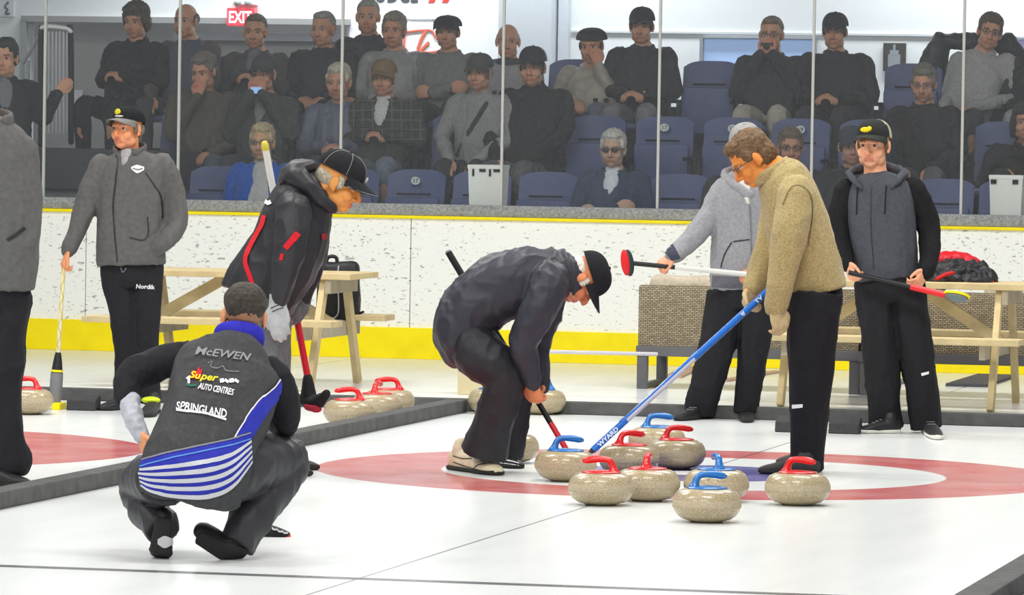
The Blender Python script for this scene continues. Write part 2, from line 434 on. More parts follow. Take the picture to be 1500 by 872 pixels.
# glass above the boards
def glass_mat():
    m = bpy.data.materials.new('hazy_arena_glass'); m.use_nodes = True; N = m.node_tree.nodes; L = m.node_tree.links
    N.remove(N['Principled BSDF']); out = N['Material Output']
    t = N.new('ShaderNodeBsdfTransparent'); t.inputs[0].default_value = (.93, .945, .95, 1)
    d = N.new('ShaderNodeBsdfDiffuse'); d.inputs[0].default_value = (.8, .82, .85, 1)
    g = N.new('ShaderNodeBsdfGlossy'); g.inputs['Roughness'].default_value = .03
    n = N.new('ShaderNodeTexNoise'); n.inputs['Scale'].default_value = 60; n.inputs['Detail'].default_value = 6
    tc = N.new('ShaderNodeTexCoord'); L.new(tc.outputs['Object'], n.inputs['Vector'])
    r = N.new('ShaderNodeMapRange'); r.inputs['From Min'].default_value = .3; r.inputs['From Max'].default_value = .75; r.inputs['To Min'].default_value = .017; r.inputs['To Max'].default_value = .048  # pale haze put into the glass to lift the darks behind it
    L.new(n.outputs['Fac'], r.inputs['Value'])
    a = N.new('ShaderNodeMixShader'); L.new(r.outputs[0], a.inputs[0]); L.new(t.outputs[0], a.inputs[1]); L.new(d.outputs[0], a.inputs[2])
    c = N.new('ShaderNodeMixShader'); c.inputs[0].default_value = .02; L.new(a.outputs[0], c.inputs[1]); L.new(g.outputs[0], c.inputs[2])
    L.new(c.outputs[0], out.inputs[0]); return m
GL = glass_mat()
gx = [v_at(x, 180, BU + .1) for x in (65, 262, 500, 736, 965, 1190, 1410)]
gx = [gx[0] - 1.19] + gx + [gx[-1] + 1.2]
post = mat('glass_joint', (196, 196, 190), .5, .3)
for i, q in enumerate(gx):
    struct('trim_%d' % (i + 3), [sbox(BU + .1, q, 1.113 + .95, (.019, .026, 1.9), .003)], post)
for i in range(len(gx) - 1):
    struct('window_%d' % (i + 1), [sbox(BU + .1, (gx[i] + gx[i + 1]) / 2, 1.113 + .95, (gx[i + 1] - gx[i] - .022, .012, 1.9))], GL)

# stepped stand
conc = mat('painted_concrete', (74, 75, 80), .85, .2, nscale=5, namt=.12)
ROWU = (12.95, 13.85, 14.75); ROWZ = (.40, .83, 1.27)
VL, VR = -6.55, 3.2
vc, vw = (VL + VR) / 2, VR - VL
for i, (u0, u1) in enumerate(((11.75, 13.25), (13.25, 14.15), (14.15, 15.2))):
    struct('floor_step', [sbox((u0 + u1) / 2, vc, ROWZ[i] / 2, (vw, u1 - u0, ROWZ[i]), .01)], conc)
struct('floor_lobby', [sbox(16.2, -2, 1.27 / 2, (16, 2.0, 1.27))], conc)
dk = mat('dark_riser', (74, 75, 80), .8, .2, nscale=5); lt = mat('grey_riser', (168, 169, 172), .8, .2, nscale=5)
struct('floor_landing', [sbox(13.9, -8.05, 1.31, (3.0, 2.6, .30), .01)], dk)
struct('floor_stair', [sbox(12.1, -8.35, .25, (1.6, .6, .5), .01)], dk)
struct('floor_landing_base', [sbox(13.95, -8.05, .58, (3.0, 2.5, 1.16))], lt)

struct('wall_stand_back', [sbox(15.17, vc, 1.55, (vw, .05, .62), .004)], dk)
# lobby wall behind the stand
WU = 17.0
wallm = mat('lobby_wall', (238, 241, 242), .7, .2, nscale=1.5, namt=.02)
def wq(x, y): u, v, z = uvz(PU(x, y, WU)); return v, z
def wbox(x0, y0, x1, y1, d0, d1, m, name, kind=True, bev=.0, parent=None):
    va, za = wq(x0, y0); vb, zb = wq(x1, y1)
    p = [sbox(WU - (d0 + d1) / 2, (va + vb) / 2, (za + zb) / 2, (abs(vb - va), abs(d1 - d0), abs(za - zb)), bev)]
    return struct(name, p, m) if kind else solid(name, p, m, parent=parent)
zt = 5.0
va, zd = wq(40, 30); vb, _ = wq(508, 46)
v0, v1 = -11.0, 4.5
struct('wall_back', [sbox(WU + .1, (v0 + va) / 2, zt / 2, (va - v0, .2, zt)), sbox(WU + .1, (vb + v1) / 2, zt / 2, (v1 - vb, .2, zt)),
                     sbox(WU + .1, (va + vb) / 2, (zd + zt) / 2, (vb - va, .2, zt - zd))], wallm)
recess = mat('recess_grey', (186, 184, 182), .8, .2, nscale=2, namt=.05)
struct('wall_recess', [sbox(WU + .55, (va + vb) / 2, zd / 2 + .1, (vb - va + .4, .1, zd + .2))], recess)
struct('trim_14', [sbox(WU - .02, (va + vb) / 2, zd + .015, (vb - va + .08, .06, .05)), sbox(WU - .02, va - .02, zd / 2 + .5, (.05, .06, zd - 1))], mat('grey_trim', (170, 170, 170)))
wbox(236, 46, 512, 60, -.35, -.5, mat('header_panel', (198, 201, 205)), 'trim_15')
wbox(838, 47.5, 1560, 52.5, -.01, .02, mat('wall_rail', (214, 218, 220)), 'trim_16')
pil = mat('pillar_paint', (216, 222, 228), .7, .2)
va2, _ = wq(740, 100); vb2, _ = wq(818, 100); vc2, _ = wq(838, 100)
struct('wall_pillar', [sbox(WU - .14, (va2 + vb2) / 2, zt / 2, (vb2 - va2, .28, zt), .01), sbox(WU - .06, (vb2 + vc2) / 2, zt / 2, (vc2 - vb2 - .03, .12, zt), .01)], pil)
# unseen slab added over the stand to keep the lamps off it
struct('shade_ceiling', [sbox(14.9, -2, 5.05, (18, 7.2, .12))], mat('shade_ceiling_grey', (120, 122, 126), .9, .1))

# lobby windows
frame_m = mat('window_frame_grey', (150, 155, 162), .5, .3)
def glow(name, col, st):
    m = bpy.data.materials.new(name); m.use_nodes = True; N = m.node_tree.nodes; b = N['Principled BSDF']
    b.inputs['Base Color'].default_value = lin(col); b.inputs['Emission Color'].default_value = lin(col); b.inputs['Emission Strength'].default_value = st; b.inputs['Roughness'].default_value = .2
    return m
def lobby_window(n, x0, y0, x1, y1, gm):
    fr = []
    for (a, b, c, d) in ((x0, y0, x1, y0 + 3), (x0, y1 - 3, x1, y1), (x0, y0, x0 + 4, y1), (x1 - 4, y0, x1, y1)):
        v_a, z_a = wq(a, b); v_b, z_b = wq(c, d); fr.append(sbox(WU - .03, (v_a + v_b) / 2, (z_a + z_b) / 2, (abs(v_b - v_a), .07, abs(z_a - z_b)), .002))
    o = struct('window_%d' % n, fr, frame_m)
    wbox(x0 + 3, y0 + 2, x1 - 3, y1 - 2, 0.0, .012, gm, 'window_pane', False, parent=o)
lobby_window(9, 1027, 55, 1196, 118, glow('lit_window_blue', (168, 196, 238), .35))
lobby_window(10, 1463, 56, 1545, 110, glow('lit_window_violet', (176, 160, 214), .3))

# exit sign and emergency light
def on_wall(x, y, d=.0): return PU(x, y, WU - d)
ex = thing('exit_sign', 'red exit sign with white letters on the wall above the back row', 'sign', on_wall(357, 26))
va3, za3 = wq(337, 12); vb3, zb3 = wq(377, 39)
solid('sign_body', [sbox(WU - .05, (va3 + vb3) / 2, (za3 + zb3) / 2, (vb3 - va3, .1, za3 - zb3), .008)], glow('exit_red', (226, 70, 84), .6), ex)
text_on('sign_lettering', 'EXIT', W(WU - .103, (va3 + vb3) / 2, (za3 + zb3) / 2), VV, (0, 0, 1), (za3 - zb3) * .66, glow('exit_white', (255, 250, 246), 1.0), ex, width=(vb3 - va3) * .82, bold=.02)
el = thing('emergency_light', 'white twin emergency light unit mounted above the red exit sign', 'emergency light', on_wall(362, 6))
va3, za3 = wq(344, -6); vb3, zb3 = wq(378, 8)
solid('light_housing', [sbox(WU - .04, (va3 + vb3) / 2, (za3 + zb3) / 2, (vb3 - va3, .08, za3 - zb3), .01)], WHITEP, el)
for q in (.28, .72):
    c = W(WU - .11, va3 * (1 - q) + vb3 * q, zb3 + .02); solid('lamp_head', [ellip(c, (.032, .032, .032))], mat('lamp_grey', (190, 195, 195), .3), el, smooth=60)
# sign at the far left, framed picture
sg = thing('wall_sign', 'white wall sign with a dark figure mark at the top left', 'sign', on_wall(6, 12))
va3, za3 = wq(-16, -8); vb3, zb3 = wq(22, 25)
solid('sign_board', [sbox(WU - .015, (va3 + vb3) / 2, (za3 + zb3) / 2, (vb3 - va3, .03, za3 - zb3), .004)], mat('sign_white', (232, 236, 240)), sg)
pts = [on_wall(x, y, .036) for x, y in ((12, 3), (7, 10), (11, 14), (8, 20), (14, 20))]
solid('sign_mark', [tube(pts, .009, .003, ref=tuple(UV), n=8, sub=3)], mat('sign_ink', (110, 112, 116)), sg)
pc = thing('framed_picture', 'small dark framed picture of a silver trophy on the white lobby wall', 'picture', on_wall(1308, 80))
va3, za3 = wq(1295, 63); vb3, zb3 = wq(1327, 104)
solid('picture_frame', [sbox(WU - .02, (va3 + vb3) / 2, (za3 + zb3) / 2, (vb3 - va3, .04, za3 - zb3), .004)], mat('dark_frame', (62, 58, 56)), pc)
cx_, cz_ = (va3 + vb3) / 2, (za3 + zb3) / 2
solid('picture_print', [sbox(WU - .043, cx_, cz_ - .03, (.10, .004, .10), .0), sbox(WU - .043, cx_, cz_ + .03, (.07, .004, .05)), sbox(WU - .043, cx_, cz_ + .075, (.02, .004, .05))], mat('silver_print', (150, 156, 162)), pc)
# advertising banner
bn = thing('wall_banner', 'white advertising banner with dark and red lettering and a red truck on the back wall', 'banner', on_wall(594, 40))
va3, za3 = wq(514, -40); vb3, zb3 = wq(735, 110)
solid('banner_sheet', [sbox(WU - .012, (va3 + vb3) / 2, (za3 + zb3) / 2, (vb3 - va3, .02, za3 - zb3))], mat('banner_white', (252, 252, 252)), bn)
BK = mat('banner_ink', (74, 76, 88)); RD = mat('banner_red', (236, 62, 44))
text_on('banner_lettering', 'DODGE', on_wall(572, -10, .026), VV, (0, 0, 1), .155, BK, bn, width=.47, bold=.03)
for k in (0, 1):
    q = [on_wall(x + 20 * k, y, .026) for x, y in ((627, 4), (636, 4), (650, -24), (641, -24))]
    solid('banner_slash', [(np.array([tuple(a) for a in q] + [tuple(a + UV * .004) for a in q]), [(0, 1, 2, 3), (4, 5, 6, 7), (0, 1, 5, 4), (1, 2, 6, 5), (2, 3, 7, 6), (3, 0, 4, 7)])], RD, bn)
text_on('banner_address', 'chryslerjeepdodge', on_wall(617, 29, .026), VV, (0, 0, 1), .026, BK, bn, width=.26)
tr = [tube([on_wall(x, y, .03) for x, y in ((594, 47), (622, 44), (634, 46), (640, 57), (660, 60), (662, 72), (600, 78), (592, 62), (594, 47))], .009, .004, ref=tuple(UV), n=8, sub=2)]
solid('banner_truck', tr + [tube([on_wall(x, y, .03) for x, y in ((624, 45), (616, 60), (612, 78), (628, 62))], .014, .004, ref=tuple(UV), n=8, sub=2)], mat('truck_red', (238, 110, 84)), bn)
# stair railing cage at the left
rl = thing('stair_railing', 'black framed stair railing panel with grey bars and white top rail beside the landing', 'railing', PU(84, 213, 13.0))
ra = lambda x, y: PU(x, y, 13.0)
fr = []
for pts in ([(60, 212), (60, 52), (64, 42)], [(104, 208), (104, 50), (100, 42)]):
    fr.append(tube([ra(*q) for q in pts], .023, n=10, sub=3))
solid('railing_frame', fr, BLACKP, rl, smooth=50)
solid('top_rail', [tube([ra(x, y) for x, y in ((62, 41), (70, 39), (98, 42), (104, 46))], .020, .04, ref=tuple(UV), n=10, sub=3)], WHITEP, rl, smooth=50)
for k in range(7): 
    x = 66 + k * 5.4; solid('bar', [tube([ra(x, 195), ra(x, 46)], .0085, n=8, sub=1, cap='flat')], mat('bar_grey', (200, 200, 204), .4), rl, smooth=50)
v_a = uvz(ra(62, 195)); v_b = uvz(ra(102, 212))
solid('kick_plate', [sbox(13.0, (v_a[1] + v_b[1]) / 2, (v_a[2] + v_b[2]) / 2, (v_b[1] - v_a[1], .02, v_a[2] - v_b[2]), .002)], mat('kick_grey', (168, 170, 172)), rl)
hr = tag(solid('handrail', [tube([PU(34, 92, 13.2), PU(44, 76, 13.2), PU(57, 52, 13.2)], .014, n=10, sub=2), tube([PU(33, 95, 13.2), PU(33, 212, 13.2)], .012, n=8, sub=1), tube([PU(42, 90, 13.2), PU(42, 212, 13.2)], .010, n=8, sub=1)], mat('steel_rail', (165, 166, 168), .4), base=PU(38, 212, 13.2), smooth=50), 'grey sloping handrail gripped by the spectator at far left', 'handrail')
nt = tag(solid('notice', [sbox(WU + .47, uvz(PU(114, 144, WU + .47))[1], uvz(PU(114, 144, WU + .47))[2], (.085, .012, .14))], mat('paper', (238, 242, 248)), base=PU(114, 144, WU + .47)), 'small white notice on the grey recessed wall beside the railing', 'notice')

# stadium seats
SEATM = mat('seat_blue', (86, 94, 136), .5, .35, nscale=9, namt=.06); SEATD = mat('seat_slot', (26, 28, 40), .8, .1)
def seat(x, row, folded, first, label, group, plate=None):
    """local x across, y to the rear"""
    p = PU(x, 170 if row else 250, ROWU[row]); u, v, _ = uvz(p); base = W(u, v, ROWZ[row])
    if first is None:
        t = thing('stadium_seat', label, 'seat', (0, 0, 0), group)
        prof = []
        xs = np.linspace(-1, 1, 13); top = .90 + .05 * (1 - xs ** 4) - .0 * xs
        v_ = []; f_ = []
        for d in (0, 1):
            for j, zz in enumerate((.50, .66, .80, 1)):
                for i, q in enumerate(xs):
                    z = .50 + (top[i] - .50) * ((zz - .5) / .5); yy = .10 + .09 * (z - .5) / .42 - .03 * (1 - q * q) * -1 + d * .03
                    v_.append((q * .222, yy, z))
        n = len(xs)
        for d in (0, 1):
            o = d * 4 * n
            for j in range(3):
                for i in range(n - 1):
                    q = (o + j * n + i, o + j * n + i + 1, o + (j + 1) * n + i + 1, o + (j + 1) * n + i); f_.append(q if d == 0 else q[::-1])
        o = 4 * n
        for i in range(n - 1):
            f_.append((i, o + i, o + i + 1, i + 1)); f_.append((3 * n + i, 3 * n + i + 1, o + 3 * n + i + 1, o + 3 * n + i))
        for j in range(3):
            f_.append((j * n, (j + 1) * n, o + (j + 1) * n, o + j * n)); f_.append((j * n + n - 1, o + j * n + n - 1, o + (j + 1) * n + n - 1, (j + 1) * n + n - 1))
        sb = solid('seat_back', [(np.array(v_), f_)], SEATM, t, smooth=40)
        solid('slot', [box((0, .095, .765), (.26, .02, .016), bev=.004)], SEATD, sb)
        if folded: solid('seat_pan', [box((0, .045, .56), (.42, .06, .36), bev=.022)], SEATM, t, smooth=40)
        else: solid('seat_pan', [box((0, -.13, .43), (.44, .42, .05), bev=.02)], SEATM, t, smooth=40)
        for s in (-1, 1):
            solid('armrest', [box((s * .226, -.04, .63), (.035, .3, .03), bev=.01)], SEATD, t, smooth=40)
            solid('standard', [box((s * .226, .03, .31), (.03, .06, .62), bev=.006)], mat('cast_iron', (40, 42, 54), .5), t)
    else: t = copy_tree(first, label=label); t['group'] = group
    t.location = base; t.rotation_euler = (0, 0, -THETA)
    if plate:
        c = thing_plate(t, plate)
    return t
def thing_plate(t, s):
    pl = solid('number_plate', [(lathe([(.0, -.003), (.034, -.003), (.036, 0), (.034, .003), (.0, .003)], 20)[0] @ np.array(((1, 0, 0), (0, 0, 1), (0, -.85, 0.0))).T @ np.eye(3), lathe([(.0, -.003), (.034, -.003), (.036, 0), (.034, .003), (.0, .003)], 20)[1])], WHITEP)
    pl.parent = t; V = getv(pl.data) + np.array((0, .145, .865)); pl.data.vertices.foreach_set('co', V.ravel()); pl.data.update()
    tx = text_mesh(s, .045, .001); V = getv(tx); V = np.column_stack([V[:, 0], .140 - V[:, 2] - 0 * V[:, 0], .865 + V[:, 1]]); tx.vertices.foreach_set('co', V.ravel()); tx.update(); tx.materials.clear(); tx.materials.append(BLACKM)
    to = bpy.data.objects.new('plate_number', tx); COL.objects.link(to); to.parent = pl
    return pl
fold = openp = None
RN = ('front', 'middle', 'back')
OCC = {0: [408, 893, 1087, 1184, 1281], 1: [268, 368, 468, 568, 668, 768, 1368, 1468], 2: [243, 342, 441, 540, 639, 738, 837, 936, 1134, 1233, 1431]}
SX = {0: [311, 408, 505, 602, 699, 796, 893, 990, 1087, 1184, 1281, 1378, 1475], 1: [268, 368, 468, 568, 668, 768, 868, 968, 1068, 1168, 1268, 1368, 1468], 2: [243, 342, 441, 540, 639, 738, 837, 936, 1035, 1134, 1233, 1332, 1431]}
PL = {(0, 602): '17', (1, 968): '17', (1, 1068): '18', (1, 1168): '19'}
LB = {(0, 311): 'empty blue folding seat in the front row left of the woman in the blue cardigan',
      (0, 602): 'empty blue front-row seat with white number plate behind the leaning man in cap',
      (0, 699): 'empty blue front-row seat partly behind the left white bin', (0, 796): 'empty blue front-row seat just right of the left white bin',
      (0, 990): 'empty blue front-row seat right of the white-haired woman in sunglasses', (0, 1378): 'empty blue front-row seat left of the right-hand white bin',
      (1, 868): 'empty blue middle-row seat behind the white-haired woman in sunglasses', (1, 968): 'empty blue middle-row seat with number plate behind the fifth glass joint',
      (1, 1068): 'empty blue middle-row seat with number plate above the man in grey cap', (1, 1168): 'empty blue middle-row seat with number plate at the sixth glass joint',
      (2, 1035): 'empty dark back-row seat between black-jacketed man and man with pale trousers', (2, 1332): 'empty dark back-row seat below the framed trophy picture'}
for row in (0, 1, 2):
    for x in SX[row]:
        oc = x in OCC[row] or (row == 1 and x in (1268,) and False)
        lab = LB.get((row, x), 'blue stadium seat taken or hidden by spectators in the %s row of the stand' % RN[row])
        s = seat(x, row, not oc, openp if oc else fold, lab, 'blue stadium seats in the %s row' % RN[row])
        if oc and openp is None: openp = s
        if not oc and fold is None: fold = s
for (row, x), n in PL.items():
    p = PU(x, 170 if row else 250, ROWU[row])
    for o in COL.objects:
        if o.name.startswith('stadium_seat') and abs(o.location.x - W(ROWU[row], uvz(p)[1]).x) < .02 and abs(o.location.z - ROWZ[row]) < .01: thing_plate(o, n); break

# white bins on the ledge
binm = mat('bin_plastic', (248, 248, 238), .5, .3)
def ledge_bin(x0, x1, yt, yb, slots, label):
    u = BU + .42; a = uvz(PU(x0, yb, u)); b = uvz(PU(x1, yt, u)); z0 = 1.0; h = b[2] - z0; w = b[1] - a[1]; c = W(u, (a[1] + b[1]) / 2, 0)
    t = thing('ledge_bin', label, 'bin', c + Vector((0, 0, z0)))
    v = []
    for k, (z, g) in enumerate(((0, .86), (h * .93, .97), (h * .93, 1.0), (h, 1.0))):
        for sx, sy in ((-1, -1), (1, -1), (1, 1), (-1, 1)): v.append(tuple(c + VV * (sx * w / 2 * g) + UV * (sy * .13 * g) + Vector((0, 0, z0 + z))))
    f = [(3, 2, 1, 0), (12, 13, 14, 15)] + [(k * 4 + i, k * 4 + (i + 1) % 4, k * 4 + 4 + (i + 1) % 4, k * 4 + 4 + i) for k in range(3) for i in range(4)]
    solid('bin_body', [(np.array(v), f)], binm, t)
    for q, qz, sw, sh in slots:
        solid('bin_slot', [box(c + VV * (q * w) + UV * (-.131) + Vector((0, 0, z0 + h * qz)), (sw, .008, sh), ROTS)], BLACKM, t)
ledge_bin(690, 741, 242, 303, [(-.33, .86, .014, .05), (-.06, .9, .045, .02), (.16, .86, .014, .05), (.36, .9, .05, .02)], 'white plastic bin with dark slots standing behind the glass at centre')
ledge_bin(1451, 1502, 257, 320, [(-.36, .88, .04, .03), (.28, .88, .04, .03)], 'white plastic bin with two dark slots behind the glass at far right')
struct('trim_17', [sbox(BU + .42, vm, .97, (vl, .5, .06))], ledge)
# ================================================================ PROPS ON THE ICE
def granite():
    m = bpy.data.materials.new('speckled_granite'); m.use_nodes = True; N = m.node_tree.nodes; L = m.node_tree.links; b = N['Principled BSDF']
    tc = N.new('ShaderNodeTexCoord'); v = N.new('ShaderNodeTexNoise'); v.inputs['Scale'].default_value = 240; v.inputs['Detail'].default_value = 3; L.new(tc.outputs['Object'], v.inputs['Vector'])
    cr = N.new('ShaderNodeValToRGB'); e = cr.color_ramp.elements
    e[0].position = .30; e[0].color = lin((122, 106, 80)); e[1].position = .72; e[1].color = lin((220, 206, 178))
    q = e.new(.45); q.color = lin((164, 147, 113)); q = e.new(.58); q.color = lin((184, 168, 136))
    L.new(v.outputs['Fac'], cr.inputs[0]); L.new(cr.outputs[0], b.inputs['Base Color']); b.inputs['Roughness'].default_value = .28; b.inputs['Coat Weight'].default_value = .3
    return m
GRAN = granite(); BANDM = mat('striking_band', (180, 166, 140), .75, .2, nscale=150, namt=.2)
HRED = mat('handle_red', (222, 22, 24), .3, .5, coat=.4); HBLUE = mat('handle_blue', (24, 110, 186), .3, .5, coat=.4)
def stone(colr):
    t = thing('curling_stone', 'x', 'curling stone', (0, 0, 0), 'curling stones on the ice')
    prof = [(.001, .006), (.055, .005), (.062, 0), (.066, 0), (.074, .006), (.102, .013), (.125, .028), (.139, .049), (.1448, .066), (.1457, .078), (.1448, .091), (.138, .111), (.125, .129), (.106, .139), (.085, .1425), (.05, .144), (.001, .144)]
    solid('stone_body', [lathe(prof, 56)], GRAN, t, smooth=60)
    solid('striking_band', [lathe([(.1442, .062), (.1462, .065), (.1466, .078), (.1462, .091), (.1442, .095)], 56)], BANDM, t, smooth=60)
    h = solid('handle_disc', [lathe([(.001, .141), (.084, .1415), (.087, .144), (.085, .148), (.06, .152), (.02, .155), (.001, .155)], 40)], colr, t, smooth=60)
    g = tube([(-.055, 0, .147), (-.051, 0, .164), (-.045, 0, .182), (-.034, 0, .196), (-.010, 0, .202), (.03, 0, .201), (.062, 0, .196), (.075, 0, .193)],
             [.026, .017, .0145, .014, .0135, .0155, .015, .011], [.030, .020, .016, .015, .014, .0155, .015, .011], n=16, sub=4)
    solid('handle_grip', [g], colr, h, smooth=80)
    return t
# centre px, visible bottom px, colour, direction of grip (0 = image right, 90 = away)
ST = [(1035, 766, 'b', 10, 'nearest blue-handled stone at front, left of the lone red stone'),
      (1049, 736, 'b', 100, 'blue-handled stone directly behind the nearest blue one'),
      (880, 741, 'r', 176, 'front left red-handled stone of the cluster, grip pointing left'),
      (948, 735, 'r', 82, 'red-handled stone with upright looking grip beside the front left red one'),
      (921, 697, 'r', 28, 'red-handled stone half hidden behind the two front red stones'),
      (990, 688, 'r', 14, 'greyer red-handled stone at the back of the cluster beside the blue button'),
      (962, 668, 'b', 8, 'rearmost blue-handled stone mostly hidden behind a red one'),
      (828, 706, 'b', 6, 'blue-handled stone at the left of the cluster beside the bending man'),
      (746, 679, 'r', -25, 'red-handled stone peeking out behind the bending man\'s trouser leg'),
      (792, 608, 'b', 178, 'blue-handled stone at the far end behind the bending man\'s hand'),
      (722, 607, 'b', 190, 'blue-handled stone at the far divider left of the bending man\'s legs'),
      (1168, 741, 'r', -28, 'red-handled stone standing alone at the right in front of the tan-fleeced man'),
      (512, 625, 'r', 184, 'nearest of three red-handled stones lined up beside the divider'),
      (552, 615, 'r', 75, 'middle of three red-handled stones lined up beside the divider'),
      (570, 608, 'r', 180, 'farthest of three red-handled stones lined up beside the divider'),
      (40, 608, 'r', 170, 'red-handled stone at far left partly behind the cropped man\'s leg')]
pr = {}
for cx, by, c, ang, lab in ST:
    if c not in pr: t = stone(HRED if c == 'r' else HBLUE); pr[c] = t
    else: t = copy_tree(pr[c])
    t['label'] = ('curling stone, ' + lab) if 'stone' not in lab else lab
    t.location = G(cx, by - 1); t.rotation_euler = (0, 0, math.radians(ang))

def hack(x, y, label, n=2):
    t = thing('curling_hack', label, 'hack', G(x, y), 'rubber hacks')
    c = G(x, y)
    for s in (-1, 1):
        v = []
        for dx in (-.085, .085):
            for yy, z in ((-.07, 0), (-.055, .06), (.03, .088), (.06, .085), (.06, 0)): v.append(tuple(c + VV * (s * .15 + dx) + UV * yy + Vector((0, 0, z))))
        f = [(0, 1, 2, 3, 4), (9, 8, 7, 6, 5)] + [(i, 5 + i, 5 + (i + 1) % 5, (i + 1) % 5) for i in range(5)]
        o = solid('foot_block', [(np.array(v), f)], mat('hack_rubber', (66, 66, 67), .8, .2, nscale=30), t); o.modifiers.new('b', 'BEVEL').width = .006
    solid('centre_plate', [box(c + Vector((0, 0, .02)), (.05, .13, .04), ROTS, .004)], YEL, t)
hack(1199, 634, 'black rubber hack with yellow centre behind the tan-fleeced man\'s leg')
hack(86, 600, 'black rubber hack with yellow centre at the left beside the delivery broom')

# ---------------------------------------------------------------- wooden picnic tables
WOOD = mat('weathered_pine', (206, 186, 142), .75, .25, nscale=9, namt=.13); WOODG = mat('grey_pine', (178, 168, 148), .8, .2, nscale=9, namt=.14)
def picnic(origin, L, label, rot=0.0, top=.75, sgn=1):
    c, s = math.cos(rot), math.sin(rot)
    X = VV * c + UV * s; Yd = UV * c - VV * s
    R = np.array(((X.x, Yd.x, 0), (X.y, Yd.y, 0), (0, 0, 1)))
    o = Vector(origin); t = thing('picnic_table', label, 'picnic table', o)
    q = lambda x, y, z: o + X * x + Yd * y + Vector((0, 0, z))
    for k in range(5): solid('top_plank', [box(q(0, (k - 2) * .145, top - .019), (L, .138, .038), R, .004)], WOOD, t)
    for sy in (-1, 1):
        b = solid('bench', [box(q(0, sy * (.66 + k * .145 - .07), .425), (L, .138, .038), R, .004) for k in (0, 1)], WOOD, t)
    for sx in (-1, 1):
        x = sx * (L / 2 - .19)
        for sy in (-1, 1): solid('leg', [bar(q(x, sy * .26, top - .04), q(x, sy * .60, 0), .038, .088, up=tuple(Yd))], WOOD, t)
        solid('top_cleat', [box(q(x + sx * .04, 0, top - .083), (.038, .68, .088), R, .003)], WOODG, t)
        solid('bench_beam', [box(q(x - sx * .04, 0, .36), (.038, 1.44, .088), R, .003)], WOODG, t)
        solid('brace', [bar(q(x - sx * .02, 0, .40), q(x - sx * .50, 0, top - .06), .038, .07)], WOOD, t)
    return q
c = (G(150, 568) + G(475, 571)) / 2
qL = picnic(c + UV * .60, 1.62, 'wooden picnic table at the left behind the men, with black bag on it', top=.73)
c = G(1296, 600)
qR = picnic(c + UV * .60, 1.66, 'wooden picnic table at the right with jackets piled on top', top=.765)

# black sports bag
bg0 = qL(.70, .66, .444)
bg = thing('sports_bag', 'black sports bag with grey piping standing on the left table\'s bench', 'bag', bg0)
Yb = bg0.y
def bp(x, y, d=0): return P(x, y, Yb + d)
s_ = FPX / Yb
soft('bag_body', [tube([bp(497, 384), bp(497, 392), bp(496, 425), bp(495, 456), bp(494, 468)], [24 / s_, 29 / s_, 32 / s_, 32 / s_, 29 / s_], [.07, .10, .12, .12, .11], sup=4, cap='flat', n=28)], cloth((34, 34, 37), 'nylon'), bg, voxel=.008, wrinkle=(.008, 9, 1), seed=3)
PIPE = mat('grey_piping', (172, 174, 178), .6)
solid('bag_piping', [tube([bp(496, 390, -.125), bp(494, 408, -.135), bp(496, 440, -.135), bp(494, 462, -.132), bp(478, 470, -.128)], .0045, n=8), tube([bp(510, 400, -.12), bp(509, 430, -.13), bp(513, 458, -.125), bp(520, 464, -.11)], .0045, n=8)], PIPE, bg, smooth=60)
solid('bag_badge', [box(bp(517, 418, -.115), (.032, .012, .022))], mat('badge_red', (190, 60, 56)), bg)
solid('bag_handle', [tube([bp(476, 398, -.03), bp(480, 378, -.03), bp(492, 377, -.03), bp(494, 388, -.03)], .012, .02, n=10)], cloth((34, 34, 37), 'nylon'), bg, smooth=60)
solid('shoulder_strap', [tube([bp(522, 465, -.05), bp(528, 459, -.05), bp(532, 457, -.05)], .008, .016, n=8)], cloth((34, 34, 37), 'nylon'), bg, smooth=60)

# ---------------------------------------------------------------- rattan sofas seen from behind
def wicker():
    m = bpy.data.materials.new('grey_brown_wicker'); m.use_nodes = True; N = m.node_tree.nodes; L = m.node_tree.links; b = N['Principled BSDF']
    tc = N.new('ShaderNodeTexCoord'); mp = N.new('ShaderNodeMapping'); mp.inputs['Rotation'].default_value = (0, 0, THETA); L.new(tc.outputs['Object'], mp.inputs[0])
    sp = N.new('ShaderNodeSeparateXYZ'); L.new(mp.outputs[0], sp.inputs[0])
    br = N.new('ShaderNodeTexBrick'); cb = N.new('ShaderNodeCombineXYZ'); L.new(sp.outputs[0], cb.inputs[0]); L.new(sp.outputs[2], cb.inputs[1]); L.new(cb.outputs[0], br.inputs['Vector'])
    br.inputs['Scale'].default_value = 24; br.inputs['Mortar Size'].default_value = .05; br.inputs['Brick Width'].default_value = .7; br.inputs['Row Height'].default_value = .28
    br.inputs['Color1'].default_value = lin((176, 162, 134)); br.inputs['Color2'].default_value = lin((138, 124, 100)); br.inputs['Mortar'].default_value = lin((74, 64, 50))
    L.new(br.outputs['Color'], b.inputs['Base Color']); b.inputs['Roughness'].default_value = .7
    bp_ = N.new('ShaderNodeBump'); bp_.inputs['Strength'].default_value = .5; bp_.inputs['Distance'].default_value = .006; bp_.invert = True; L.new(br.outputs['Fac'], bp_.inputs['Height']); L.new(bp_.outputs[0], b.inputs['Normal'])
    return m
WICK = wicker(); GMET = mat('grey_steel_frame', (98, 97, 100), .5, .35); BEIGE = cloth((196, 184, 164), 'cloth')
